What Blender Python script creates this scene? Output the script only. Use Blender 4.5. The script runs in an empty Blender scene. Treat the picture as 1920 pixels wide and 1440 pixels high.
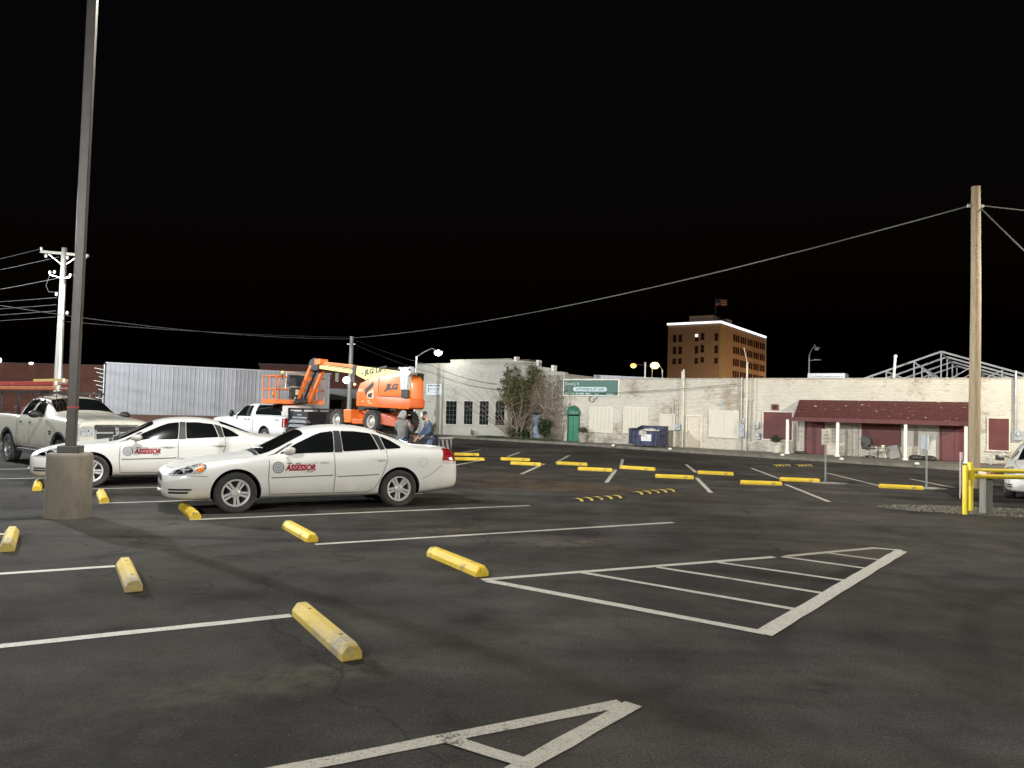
import bpy, bmesh, math, random
from mathutils import Vector, Matrix, noise
from mathutils.bvhtree import BVHTree
random.seed(11)
R = math.radians
sc = bpy.context.scene
col = sc.collection

# ------------------------------------------------------------------ camera, world, exposure
cam_d = bpy.data.cameras.new('camera'); cam = bpy.data.objects.new('camera', cam_d); col.objects.link(cam)
sc.camera = cam
cam_d.sensor_width = 36.0; cam_d.lens = 26.06; cam_d.clip_start = 0.05; cam_d.clip_end = 1500
_p, _r = R(2.07), R(1.6)
_f = Vector((0, math.cos(_p), math.sin(_p))); _u = Vector((0, -math.sin(_p), math.cos(_p))); _x = Vector((1, 0, 0))
_cr = _x*math.cos(_r) + _u*math.sin(_r); _cu = _u*math.cos(_r) - _x*math.sin(_r)
cam.matrix_world = Matrix(((_cr.x, _cu.x, -_f.x, 0), (_cr.y, _cu.y, -_f.y, 0), (_cr.z, _cu.z, -_f.z, 1.85), (0, 0, 0, 1)))

world = bpy.data.worlds.new('World'); sc.world = world; world.use_nodes = True
_wn = world.node_tree.nodes; _wl = world.node_tree.links
_bg = _wn['Background']
_sky = _wn.new('ShaderNodeTexSky'); _sky.sky_type = 'NISHITA'; _sky.sun_disc = False
_sky.sun_elevation = R(-3); _sky.sun_rotation = R(200)
_wl.new(_sky.outputs[0], _bg.inputs['Color']); _bg.inputs['Strength'].default_value = 0.03
sc.view_settings.view_transform = 'Standard'; sc.view_settings.look = 'None'
sc.view_settings.exposure = 0.0; sc.view_settings.gamma = 1.0; sc.view_settings.use_curve_mapping = False

# ------------------------------------------------------------------ the lamps that light the place (photometry)
def lamp_light(name, loc, power, color, parent=None, radius=0.18, nadir=0.18, horiz=0.6, up=0.10):
    """a luminaire with a wide street-light beam: weak straight down, strongest to the side"""
    l = bpy.data.lights.new(name, 'POINT'); l.energy = power; l.color = color; l.shadow_soft_size = radius
    l.use_nodes = True
    nt = l.node_tree; em = nt.nodes['Emission']
    tc = nt.nodes.new('ShaderNodeTexCoord'); sx = nt.nodes.new('ShaderNodeSeparateXYZ')
    mr = nt.nodes.new('ShaderNodeMapRange'); mr.inputs['From Min'].default_value = -1; mr.inputs['From Max'].default_value = 1
    rp = nt.nodes.new('ShaderNodeValToRGB'); e = rp.color_ramp.elements
    e[0].position = 0.0; e[0].color = (nadir, nadir, nadir, 1)
    e[1].position = 1.0; e[1].color = (up*0.5,)*3 + (1,)
    for p, v in ((0.15, nadir*1.35), (0.30, 0.62), (0.40, 1.0), (0.47, horiz), (0.52, up), ):
        q = rp.color_ramp.elements.new(p); q.color = (v, v, v, 1)
    nt.links.new(tc.outputs['Normal'], sx.inputs[0]); nt.links.new(sx.outputs['Z'], mr.inputs['Value'])
    nt.links.new(mr.outputs[0], rp.inputs[0]); nt.links.new(rp.outputs['Color'], em.inputs['Strength'])
    o = bpy.data.objects.new(name, l); col.objects.link(o); o.location = loc
    if parent: o.parent = parent
    return o
COOL = (0.93, 0.97, 1.0); NEUT = (1.0, 0.99, 0.955); WARM = (1.0, 0.92, 0.77); SODIUM = (1.0, 0.62, 0.18)
PW = dict(pole=29000, left=36000, right=36000, back=36000, street=220)

# ------------------------------------------------------------------ materials
_mats = {}
def mat(name, c, rough=0.6, metal=0.0, var=0.12, vs=6.0, bump=0.0, bs=60.0, c2=None, cs=2.0, cw=(0.52, 0.62),
        coat=0.0, spec=0.5, emit=None, es=0.0, stretch=None, dirt=None):
    if name in _mats: return _mats[name]
    m = bpy.data.materials.new(name); m.use_nodes = True; _mats[name] = m
    nt = m.node_tree; N = nt.nodes; L = nt.links; b = N['Principled BSDF']
    b.inputs['Roughness'].default_value = rough; b.inputs['Metallic'].default_value = metal
    b.inputs['Coat Weight'].default_value = coat; b.inputs['Coat Roughness'].default_value = 0.13
    b.inputs['Specular IOR Level'].default_value = spec
    tc = N.new('ShaderNodeTexCoord'); src = tc.outputs['Object']
    if stretch:
        mp = N.new('ShaderNodeMapping'); mp.inputs['Scale'].default_value = stretch; L.new(src, mp.inputs[0]); src = mp.outputs[0]
    n = N.new('ShaderNodeTexNoise'); n.inputs['Scale'].default_value = vs; n.inputs['Detail'].default_value = 6; L.new(src, n.inputs['Vector'])
    rp = N.new('ShaderNodeValToRGB'); e = rp.color_ramp.elements
    e[0].position = .3; e[1].position = .7
    e[0].color = tuple(max(0, x*(1-var)) for x in c) + (1,); e[1].color = tuple(min(1, x*(1+var)) for x in c) + (1,)
    L.new(n.outputs['Fac'], rp.inputs[0]); out = rp.outputs['Color']
    def over(colour, fac_socket, src_):
        mx = N.new('ShaderNodeMix'); mx.data_type = 'RGBA'; L.new(fac_socket, mx.inputs['Factor'])
        L.new(src_, mx.inputs['A']); mx.inputs['B'].default_value = tuple(colour) + (1,); return mx.outputs['Result']
    if c2:
        n2 = N.new('ShaderNodeTexNoise'); n2.inputs['Scale'].default_value = cs; n2.inputs['Detail'].default_value = 9; n2.inputs['Roughness'].default_value = .65
        L.new(src, n2.inputs['Vector'])
        r2 = N.new('ShaderNodeMapRange'); r2.inputs['From Min'].default_value = cw[0]; r2.inputs['From Max'].default_value = cw[1]; L.new(n2.outputs['Fac'], r2.inputs['Value'])
        out = over(c2, r2.outputs[0], out)
    if dirt:                                         # road dust splashed on the low panels: (colour, z full, z none)
        sz = N.new('ShaderNodeSeparateXYZ'); L.new(tc.outputs['Object'], sz.inputs[0])
        r3 = N.new('ShaderNodeMapRange'); r3.inputs['From Min'].default_value = dirt[2]; r3.inputs['From Max'].default_value = dirt[1]; L.new(sz.outputs['Z'], r3.inputs['Value'])
        n3 = N.new('ShaderNodeTexNoise'); n3.inputs['Scale'].default_value = 4; n3.inputs['Detail'].default_value = 8; L.new(tc.outputs['Object'], n3.inputs['Vector'])
        mm = N.new('ShaderNodeMath'); mm.operation = 'MULTIPLY'; L.new(r3.outputs[0], mm.inputs[0]); L.new(n3.outputs['Fac'], mm.inputs[1])
        out = over(dirt[0], mm.outputs[0], out)
    L.new(out, b.inputs['Base Color'])
    if bump:
        nb = N.new('ShaderNodeTexNoise'); nb.inputs['Scale'].default_value = bs; nb.inputs['Detail'].default_value = 5; L.new(src, nb.inputs['Vector'])
        bp = N.new('ShaderNodeBump'); bp.inputs['Strength'].default_value = bump; bp.inputs['Distance'].default_value = .02
        L.new(nb.outputs['Fac'], bp.inputs['Height']); L.new(bp.outputs[0], b.inputs['Normal'])
    if emit:
        b.inputs['Emission Color'].default_value = tuple(emit) + (1,); b.inputs['Emission Strength'].default_value = es
    return m

def node_mat(name):
    m = bpy.data.materials.new(name); m.use_nodes = True
    return m, m.node_tree.nodes, m.node_tree.links, m.node_tree.nodes['Principled BSDF']
def N_noise(N, L, vec, scale, detail=6, rough=.55):
    n = N.new('ShaderNodeTexNoise'); n.inputs['Scale'].default_value = scale; n.inputs['Detail'].default_value = detail; n.inputs['Roughness'].default_value = rough
    L.new(vec, n.inputs['Vector']); return n.outputs['Fac']
def N_map(N, L, v, a, b_, c=0., d=1.):
    r = N.new('ShaderNodeMapRange'); r.inputs['From Min'].default_value = a; r.inputs['From Max'].default_value = b_
    r.inputs['To Min'].default_value = c; r.inputs['To Max'].default_value = d; L.new(v, r.inputs['Value']); return r.outputs[0]
def N_math(N, L, op, a, b_):
    m = N.new('ShaderNodeMath'); m.operation = op
    for i, v in enumerate((a, b_)):
        if isinstance(v, (int, float)): m.inputs[i].default_value = v
        else: L.new(v, m.inputs[i])
    return m.outputs[0]
def N_mix(N, L, fac, a, b_, mode='MIX'):
    m = N.new('ShaderNodeMix'); m.data_type = 'RGBA'; m.blend_type = mode
    for k, v in (('Factor', fac), ('A', a), ('B', b_)):
        if isinstance(v, (int, float)): m.inputs[k].default_value = v
        elif isinstance(v, tuple): m.inputs[k].default_value = v + (1,)
        else: L.new(v, m.inputs[k])
    return m.outputs['Result']

def asphalt_mat():
    m, N, L, b = node_mat('asphalt')
    tc = N.new('ShaderNodeTexCoord'); P = tc.outputs['Object']
    fine = N_noise(N, L, P, 140, 3, .7); mid = N_noise(N, L, P, 1.3, 7, .6); big = N_noise(N, L, P, .22, 6, .6)
    mp = N.new('ShaderNodeMapping'); mp.inputs['Rotation'].default_value = (0, 0, R(-28)); mp.inputs['Scale'].default_value = (.10, 1.3, 1); L.new(P, mp.inputs[0])
    streak = N_noise(N, L, mp.outputs[0], 1.0, 7, .62)
    v = N_math(N, L, 'MULTIPLY', N_map(N, L, N_math(N, L, 'ADD', N_math(N, L, 'MULTIPLY', fine, .6), N_math(N, L, 'MULTIPLY', N_noise(N, L, P, 48, 4, .75), .4)), .34, .66, .15, 1.95), N_map(N, L, mid, .28, .72, .55, 1.45))
    v = N_math(N, L, 'MULTIPLY', v, N_map(N, L, big, .32, .68, .55, 1.5))
    v = N_math(N, L, 'MULTIPLY', v, N_map(N, L, streak, .3, .7, .76, 1.24))
    base = N_mix(N, L, 1.0, (.063, .0595, .0545), v, 'MULTIPLY')
    tint = N_noise(N, L, P, .5, 4)
    base = N_mix(N, L, N_map(N, L, tint, .46, .66, 0, .75), base, N_mix(N, L, 1.0, (.062, .053, .055), v, 'MULTIPLY'))
    base = N_mix(N, L, N_map(N, L, N_noise(N, L, P, .42, 6, .6), .52, .68, 0, .7), base, N_mix(N, L, 1.0, (.050, .047, .032), v, 'MULTIPLY'))
    base = N_mix(N, L, N_map(N, L, N_noise(N, L, P, 2.6, 8, .7), .55, .72, 0, .6), base, (.024, .022, .020))
    # dusty, sandy places
    dust = N_map(N, L, N_noise(N, L, P, .30, 9, .68), .50, .68, 0, .65)
    base = N_mix(N, L, dust, base, (.085, .075, .058))
    def blot(cx, cy, rx, ry, rot, colr, amount, sc_=1.6):
        nonlocal base
        q = N.new('ShaderNodeMapping'); q.vector_type = 'TEXTURE'
        q.inputs['Location'].default_value = (cx, cy, 0); q.inputs['Rotation'].default_value = (0, 0, R(rot)); q.inputs['Scale'].default_value = (rx, ry, 1); L.new(P, q.inputs[0])
        ln = N.new('ShaderNodeVectorMath'); ln.operation = 'LENGTH'; L.new(q.outputs[0], ln.inputs[0])
        d = N_map(N, L, ln.outputs['Value'], 1.0, .2)
        nz = N_map(N, L, N_noise(N, L, P, sc_, 9, .72), .38, .66)
        base = N_mix(N, L, N_math(N, L, 'MULTIPLY', N_math(N, L, 'MULTIPLY', d, nz), amount), base, colr)
    blot(1.2, 18.6, 4.6, 1.9, -22, (.19, .125, .07), .85); blot(0.2, 21.5, 3.2, 1.2, -30, (.085, .07, .05), .55)
    blot(-5.6, 7.0, 1.5, .55, 10, (.17, .145, .115), .9, 3); blot(-4.2, 8.8, 3.4, 1.6, 25, (.085, .078, .074), .55, 1.2); blot(-2.6, 5.9, 2.2, 1.0, 28, (.075, .069, .066), .5, 1.4); blot(0.9, 10.6, 1.1, .35, 25, (.18, .145, .11), .85, 4)
    blot(-1.6, 5.0, 1.7, .4, 28, (.16, .145, .10), .8, 4); blot(-.9, 11.4, 1.4, .4, 25, (.17, .15, .12), .85, 5)
    blot(10.0, 15.8, 3.2, 1.1, -8, (.13, .12, .09), 1.0, 6); blot(7.5, 14.5, 5.5, 1.0, -14, (.11, .10, .08), .55, 3); blot(8.8, 19.0, 1.5, .35, -10, (.2, .19, .16), .8, 5)
    blot(-2.0, 4.2, 1.6, .9, 15, (.035, .034, .030), .8, 5); blot(-8.6, 11.0, 2.6, .7, -25, (.032, .031, .029), .55, 3)
    for (cx, cy, r0, wd, am) in ((9.5, 3.5, 6.2, .11, .5), (9.5, 3.5, 7.75, .11, .5), (2.0, 2.0, 9.6, .10, .35), (-3.5, -6.0, 16.2, .12, .4), (-3.5, -6.0, 17.8, .12, .4), (14.0, 8.0, 5.4, .10, .4)):   # turning tyre marks
        q = N.new('ShaderNodeVectorMath'); q.operation = 'DISTANCE'; L.new(P, q.inputs[0]); q.inputs[1].default_value = (cx, cy, 0)
        rg = N_map(N, L, N_math(N, L, 'ABSOLUTE', N_math(N, L, 'SUBTRACT', q.outputs['Value'], r0), 0.0), wd*1.6, wd*.4)
        base = N_mix(N, L, N_math(N, L, 'MULTIPLY', N_math(N, L, 'MULTIPLY', rg, N_map(N, L, N_noise(N, L, P, .35, 4), .40, .62)), am), base, (.016, .015, .0145))
    for (cx, cy, rr) in ((-3.2, 9.0, .30), (-1.0, 10.9, .22), (1.3, 11.3, .34), (-.3, 6.6, .2), (-3.1, 6.0, .28), (4.6, 7.6, .26), (2.2, 5.2, .2), (-.6, 12.6, .3), (3.0, 14.0, .25)):   # oil drips
        blot(cx, cy, rr*1.4, rr, 30, (.012, .011, .010), .9, 7)
    # old cracks sealed with tar
    w = N.new('ShaderNodeVectorMath'); w.operation = 'ADD'; nv = N.new('ShaderNodeTexNoise'); nv.inputs['Scale'].default_value = .8; nv.inputs['Detail'].default_value = 5; L.new(P, nv.inputs['Vector'])
    sc2 = N.new('ShaderNodeVectorMath'); sc2.operation = 'SCALE'; sc2.inputs['Scale'].default_value = 1.6; L.new(nv.outputs['Color'], sc2.inputs[0])
    L.new(P, w.inputs[0]); L.new(sc2.outputs[0], w.inputs[1])
    vo = N.new('ShaderNodeTexVoronoi'); vo.feature = 'DISTANCE_TO_EDGE'; vo.inputs['Scale'].default_value = .16; L.new(w.outputs[0], vo.inputs['Vector'])
    crack = N_map(N, L, vo.outputs['Distance'], .0015, .0045, .4, 0)
    base = N_mix(N, L, crack, base, (.020, .019, .018))
    L.new(base, b.inputs['Base Color'])
    L.new(N_map(N, L, mid, .3, .7, .86, .97), b.inputs['Roughness']); b.inputs['Specular IOR Level'].default_value = .07
    bp = N.new('ShaderNodeBump'); bp.inputs['Strength'].default_value = 1.0; bp.inputs['Distance'].default_value = .03
    L.new(N_noise(N, L, P, 75, 4, .7), bp.inputs['Height']); L.new(bp.outputs[0], b.inputs['Normal'])
    return m

def paint_line_mat(name, c, wear=.5, seed=0.):
    """road paint worn through to the asphalt in places"""
    m, N, L, b = node_mat(name)
    tc = N.new('ShaderNodeTexCoord'); P = tc.outputs['Object']
    a = N_noise(N, L, P, 42, 4, .75); g = N_noise(N, L, P, 2.2, 5, .6)
    s = N_math(N, L, 'ADD', N_math(N, L, 'MULTIPLY', a, .55), N_math(N, L, 'MULTIPLY', g, .6))
    hole = N_math(N, L, 'MAXIMUM', N_map(N, L, s, wear+.10, wear+.17), N_map(N, L, N_noise(N, L, P, 95, 3, .7), .53, .66, 0, .75))
    cc = N_mix(N, L, N_map(N, L, N_noise(N, L, P, 12, 6), .35, .7, 0, .55), c, tuple(x*.66 for x in c))
    L.new(N_mix(N, L, hole, cc, (.06, .056, .05)), b.inputs['Base Color']); b.inputs['Roughness'].default_value = .72
    bp = N.new('ShaderNodeBump'); bp.inputs['Strength'].default_value = .4; bp.inputs['Distance'].default_value = .01
    L.new(N_noise(N, L, P, 80, 3), bp.inputs['Height']); L.new(bp.outputs[0], b.inputs['Normal'])
    return m

def brick_mat(name, c1, c2, mortar, scale=1.0, peel=None, peel_w=(.60, .66), bump=.5, stain=(.3, .27, .2)):
    """brick courses on a wall whose local x runs along it and z runs up"""
    m, N, L, b = node_mat(name)
    tc = N.new('ShaderNodeTexCoord'); sx = N.new('ShaderNodeSeparateXYZ'); L.new(tc.outputs['Object'], sx.inputs[0])
    cx = N.new('ShaderNodeCombineXYZ'); L.new(N_math(N, L, 'ADD', sx.outputs['X'], sx.outputs['Y']), cx.inputs[0]); L.new(sx.outputs['Z'], cx.inputs[1])
    br = N.new('ShaderNodeTexBrick'); L.new(cx.outputs[0], br.inputs['Vector'])
    br.inputs['Color1'].default_value = c1 + (1,); br.inputs['Color2'].default_value = c2 + (1,); br.inputs['Mortar'].default_value = mortar + (1,)
    br.inputs['Scale'].default_value = scale; br.inputs['Brick Width'].default_value = .21; br.inputs['Row Height'].default_value = .072
    br.inputs['Mortar Size'].default_value = .006; br.inputs['Mortar Smooth'].default_value = .3; br.inputs['Bias'].default_value = -.1
    P = tc.outputs['Object']; out = br.outputs['Color']
    out = N_mix(N, L, N_map(N, L, N_noise(N, L, P, .9, 8, .65), .42, .72, 0, .38), out, stain)
    if peel:
        mpp = N.new('ShaderNodeMapping'); mpp.inputs['Scale'].default_value = (3.2, 3.2, 11); L.new(P, mpp.inputs[0])
        q = N_math(N, L, 'ADD', N_math(N, L, 'MULTIPLY', N_noise(N, L, mpp.outputs[0], 1.0, 6, .8), .5), N_math(N, L, 'MULTIPLY', N_noise(N, L, P, .55, 4, .6), .5))
        out = N_mix(N, L, N_map(N, L, q, peel_w[0], peel_w[1], 0, .75), out, peel)
    L.new(out, b.inputs['Base Color']); b.inputs['Roughness'].default_value = .82
    bp = N.new('ShaderNodeBump'); bp.inputs['Strength'].default_value = bump; bp.inputs['Distance'].default_value = .02
    h = N_math(N, L, 'ADD', N_math(N, L, 'MULTIPLY', br.outputs['Fac'], -1.0), N_math(N, L, 'MULTIPLY', N_noise(N, L, P, 14, 6), .8))
    L.new(h, bp.inputs['Height']); L.new(bp.outputs[0], b.inputs['Normal'])
    return m

# ------------------------------------------------------------------ mesh helpers
class MB:
    def __init__(s): s.v = []; s.f = []
    def _add(s, vs, fs):
        k = len(s.v); s.v += [tuple(v) for v in vs]; s.f += [tuple(i+k for i in f) for f in fs]; return s
    def box(s, x0, x1, y0, y1, z0, z1):
        return s._add([(x0,y0,z0),(x1,y0,z0),(x1,y1,z0),(x0,y1,z0),(x0,y0,z1),(x1,y0,z1),(x1,y1,z1),(x0,y1,z1)],
                      [(0,3,2,1),(4,5,6,7),(0,1,5,4),(1,2,6,5),(2,3,7,6),(3,0,4,7)])
    def bar(s, a, b, w, h=None, up=(0,0,1)):                         # rectangular bar from a to b
        h = h or w; a = Vector(a); b = Vector(b); d = (b-a).normalized(); u = Vector(up)
        if abs(d.dot(u)) > .95: u = Vector((1, 0, 0))
        r = d.cross(u).normalized(); u = r.cross(d).normalized()
        q = [(-w/2,-h/2),(w/2,-h/2),(w/2,h/2),(-w/2,h/2)]
        return s._add([a+r*i+u*j for i, j in q] + [b+r*i+u*j for i, j in q], [(3,2,1,0),(4,5,6,7),(0,1,5,4),(1,2,6,5),(2,3,7,6),(3,0,4,7)])
    def tube(s, pts, r, n=8, closed_ends=True):
        pts = [Vector(p) for p in pts]; k = len(s.v); rad = r if isinstance(r, (list, tuple)) else [r]*len(pts)
        prev = None
        for i, p in enumerate(pts):
            d = (pts[min(i+1, len(pts)-1)] - pts[max(i-1, 0)]).normalized()
            if prev is None:
                u = Vector((0,0,1)) if abs(d.z) < .9 else Vector((1,0,0)); prev = d.cross(u).normalized()
            a = (prev - d*prev.dot(d)).normalized(); prev = a; b = d.cross(a)
            for j in range(n):
                t = 2*math.pi*j/n; s.v.append(tuple(p + (a*math.cos(t) + b*math.sin(t))*rad[i]))
        for i in range(len(pts)-1):
            for j in range(n):
                s.f.append((k+i*n+j, k+i*n+(j+1)%n, k+(i+1)*n+(j+1)%n, k+(i+1)*n+j))
        if closed_ends:
            s.f.append(tuple(k+j for j in reversed(range(n)))); s.f.append(tuple(k+(len(pts)-1)*n+j for j in range(n)))
        return s
    def lathe(s, prof, n=24, axis='z', c=(0,0,0), a0=0.0, a1=2*math.pi):   # prof: (radius, along axis)
        k = len(s.v); full = abs(a1-a0-2*math.pi) < 1e-6; m = n if full else n+1
        for r, h in prof:
            for j in range(m):
                t = a0 + (a1-a0)*j/n; p, q = r*math.cos(t), r*math.sin(t)
                v = (p, q, h) if axis == 'z' else ((p, h, q) if axis == 'y' else (h, p, q))
                s.v.append((v[0]+c[0], v[1]+c[1], v[2]+c[2]))
        for i in range(len(prof)-1):
            for j in range(n):
                j2 = (j+1) % m
                s.f.append((k+i*m+j, k+i*m+j2, k+(i+1)*m+j2, k+(i+1)*m+j))
        return s
    def prism(s, poly, a, b, axis='y'):                                # 2D outline extruded along an axis
        n = len(poly); mk = {'y': lambda p, h: (p[0], h, p[1]), 'z': lambda p, h: (p[0], p[1], h), 'x': lambda p, h: (h, p[0], p[1])}[axis]
        return s._add([mk(p, a) for p in poly] + [mk(p, b) for p in poly],
                      [tuple(range(n)), tuple(reversed(range(n, 2*n)))] + [(i, i+n, (i+1)%n+n, (i+1)%n) for i in range(n)])
    def quad(s, *p): return s._add(p, [tuple(range(len(p)))])
    def sphere(s, c, r, n=10, m=7, sq=(1,1,1)):
        prof = [(math.sin(math.pi*i/m)*r, -math.cos(math.pi*i/m)*r) for i in range(m+1)]
        k = len(s.v); s.lathe(prof, n); 
        for i in range(k, len(s.v)):
            v = s.v[i]; s.v[i] = (v[0]*sq[0]+c[0], v[1]*sq[1]+c[1], v[2]*sq[2]+c[2])
        return s
    def mesh(s, name, smooth=None, bevel=0):
        me = bpy.data.meshes.new(name); me.from_pydata(s.v, [], s.f)
        bm = bmesh.new(); bm.from_mesh(me); bmesh.ops.remove_doubles(bm, verts=bm.verts, dist=1e-5)
        bmesh.ops.recalc_face_normals(bm, faces=bm.faces)
        if bevel:
            es = [e for e in bm.edges if len(e.link_faces) == 2 and e.calc_face_angle(0) > .5]
            bmesh.ops.bevel(bm, geom=es, offset=bevel, segments=2, affect='EDGES', profile=.6)
        bm.to_mesh(me); bm.free()
        if smooth is not None:
            me.polygons.foreach_set('use_smooth', [True]*len(me.polygons)); me.set_sharp_from_angle(angle=R(smooth))
        return me
    def build(s, name, m, parent=None, smooth=None, bevel=0):
        return obj(name, s.mesh(name, smooth, bevel), m, parent)

def obj(name, me, m=None, parent=None):
    o = bpy.data.objects.new(name, me); col.objects.link(o)
    if m is not None and len(me.materials) == 0: me.materials.append(m)
    if parent is not None: o.parent = parent
    return o
def tag(o, label=None, cat=None, group=None, kind=None):
    if label: o['label'] = label
    if cat: o['category'] = cat
    if group: o['group'] = group
    if kind: o['kind'] = kind
    return o
def thing(name, label, cat, loc=(0,0,0), rz=0.0, group=None):
    o = bpy.data.objects.new(name, None); col.objects.link(o); o.empty_display_size = .3
    o.location = loc; o.rotation_euler = (0, 0, rz); return tag(o, label, cat, group)
_kids = {}
def copy_tree(o, parent=None):
    c = o.copy(); col.objects.link(c)
    if parent is not None: c.parent = parent; c.matrix_parent_inverse = o.matrix_parent_inverse.copy()
    for ch in [x for x in list(bpy.data.objects) if x.parent == o]: copy_tree(ch, c)
    return c
def text_mesh(txt, size=1.0, shear=0.0, offset=0.0, extrude=0.0, align='LEFT', space=1.0):
    cu = bpy.data.curves.new('lettering', 'FONT'); cu.body = txt; cu.size = size; cu.shear = shear; cu.offset = offset; cu.extrude = extrude
    cu.align_x = align; cu.space_character = space; cu.resolution_u = 4
    o = bpy.data.objects.new('tmp_text', cu); col.objects.link(o)
    dg = bpy.context.evaluated_depsgraph_get(); me = bpy.data.meshes.new_from_object(o.evaluated_get(dg))
    bpy.data.objects.remove(o); bpy.data.curves.remove(cu)
    return me
def place_text(txt, m, parent, origin, right, up, height, width=None, name='lettering', shear=0., offset=0., thick=.004, align='LEFT'):
    """flat raised letters: cap height 'height', optionally stretched to 'width'"""
    me = text_mesh(txt, 1.0, shear, offset, 0.0, align)
    xs = [v.co.x for v in me.vertices]; ys = [v.co.y for v in me.vertices]
    cap = 0.72; k = height/cap; kx = (width/(max(xs)-min(xs))) if width else k
    x0 = min(xs) if align == 'LEFT' else 0.0
    o_, r_, u_ = Vector(origin), Vector(right).normalized(), Vector(up).normalized(); n_ = r_.cross(u_)
    for v in me.vertices: v.co = o_ + r_*((v.co.x-x0)*kx) + u_*(v.co.y*k) + n_*thick
    return obj(name, me, m, parent)

# ================================================================== THE SETTING
U = Vector((math.cos(R(28.5)), math.sin(R(28.5)), 0)); V = Vector((U.y, -U.x, 0))     # stall axis and the axis across it
ASPH = asphalt_mat()
g = MB(); g.quad((-420,-60,0),(420,-60,0),(420,520,0),(-420,520,0)); tag(g.build('ground', ASPH), kind='structure')

WHITE_LINE = paint_line_mat('white_road_paint', (.56, .54, .475), .575); OLD_LINE = paint_line_mat('worn_road_paint', (.44, .41, .345), .53)
def stripe(a, b, w, m=WHITE_LINE, z=.004, jag=.006):
    a = Vector((a[0], a[1], 0)); b = Vector((b[0], b[1], 0)); d = (b-a); n = max(2, int(d.length/.25)); d.normalize(); s = Vector((-d.y, d.x, 0))*(w/2)
    q = MB(); L_ = (b-a).length
    for i in range(n+1):
        p = a + d*(L_*i/n)
        for k in (1, -1): e = p + s*k*(1+random.uniform(-1,1)*jag/w*2); q.v.append((e.x, e.y, z))
    q.f = [(2*i, 2*i+1, 2*i+3, 2*i+2) for i in range(n)]
    return tag(q.build('parking_line', m), kind='structure')
# nearest rows, on both sides of the aisle
for x, y in ((-2.56, 9.93), (-4.99, 11.69), (-7.28, 13.25), (-9.50, 14.85), (-11.8, 16.55), (-14.1, 18.3)):
    p = Vector((x, y, 0)); e = p + U*6.15; stripe(p, e, .10)
for x, y in ((-1.88, 6.57), (-4.35, 8.31), (-6.75, 10.05)):
    p = Vector((x, y, 0)); stripe(p - U*6.1, p, .11)
# hatched island by the drive aisle
stripe((-.27, 8.15), (3.55, 9.945), .10); stripe((3.75, 10.03), (5.35, 10.87), .10, OLD_LINE); stripe((-.20, 8.10), (2.24, 6.44), .12, z=.0055)
stripe((2.20, 6.40), (5.62, 10.66), .16, z=.007); stripe((5.31, 10.84), (5.66, 10.70), .09, z=.0085)
for a, b in (((.88, 8.64), (2.86, 7.22)), ((1.82, 9.07), (3.41, 7.93)), ((2.67, 9.47), (3.96, 8.57)), ((3.67, 9.98), (4.53, 9.32)), ((4.43, 10.35), (4.98, 9.92))):
    stripe(a, b, .085, OLD_LINE if a[0] > 4 else WHITE_LINE, z=.0055)
# next island, right in front of the camera
stripe((-2.9, 2.86), (.76, 4.81), .11, OLD_LINE); stripe((.83, 4.80), (-.45, 3.25), .12, OLD_LINE, z=.0055); stripe((-.30, 4.22), (.16, 3.94), .10, OLD_LINE, z=.007)
# the rows on the far side of the lot
for a, b in (((-2.079,31.714),(-1.368,34.702)), ((-1.921,24.149),(-.921,27.721)), ((-.096,29.821),(.437,33.377)), ((.346,21.849),(1.23,26.447)), ((1.671,27.053),(2.534,31.963)),
             ((2.598,19.912),(3.504,24.529)), ((3.875,25.944),(4.608,30.391)), ((5.597,22.258),(4.891,18.04)), ((6.684,28.182),(6.1,24.344)), ((7.745,20.84),(7.214,16.779)),
             ((8.817,27.125),(8.253,22.718)), ((10.993,25.763),(10.558,21.113)), ((13.019,24.167),(12.723,21.258))):
    stripe(a, b, .11)

# pavement in front of the shops with its kerb
SIDE = mat('pavement_concrete', (.20, .185, .155), .85, var=.25, vs=2.2, bump=.4, bs=30, c2=(.10, .09, .07), cs=.8, cw=(.5, .68))
kerb = [(-26,63.0),(-12,53.2),(-2.9,46.9),(3.2,42.5),(8.6,37.3),(13.2,33.2),(17.2,29.6),(22.5,25.6),(36,16.3)]
back = [(40,19.75),(-24,63.8)]
sw = MB(); sw.prism(kerb + [(40.5,19.4),(-22.0,62.4)], -.2, .12, 'z'); tag(sw.build('pavement', SIDE), kind='structure')
kb = MB()
for (a, b) in zip(kerb[:-1], kerb[1:]):
    a = Vector((*a, .06)); b = Vector((*b, .06)); d = (b-a).normalized()*.01; kb.bar(a-d, b+d, .16, .14)
tag(kb.build('kerb', mat('kerb_concrete', (.17, .16, .13), .85, var=.3, vs=3, bump=.3)), kind='structure')
# loose gravel round the yellow bollards
gv = MB()
for i in range(2600):
    a = random.uniform(0, 6.283); r = math.sqrt(random.random())
    x = 10.6 + 2.6*r*math.cos(a); y = 15.75 + .85*r*math.sin(a) - .12*(x-10.6)
    s = random.uniform(.008, .03); k = random.uniform(0, 3)
    gv._add([(x+s*math.cos(k+t), y+s*math.sin(k+t), 0) for t in (0, 2.1, 4.2)] + [(x, y, s*.8)], [(0,1,3),(1,2,3),(2,0,3)])
tag(gv.build('gravel', mat('gravel', (.15, .14, .11), .9, var=.4, vs=20)), 'pale loose gravel strewn round the yellow bollards', 'gravel', kind='stuff')

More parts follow.
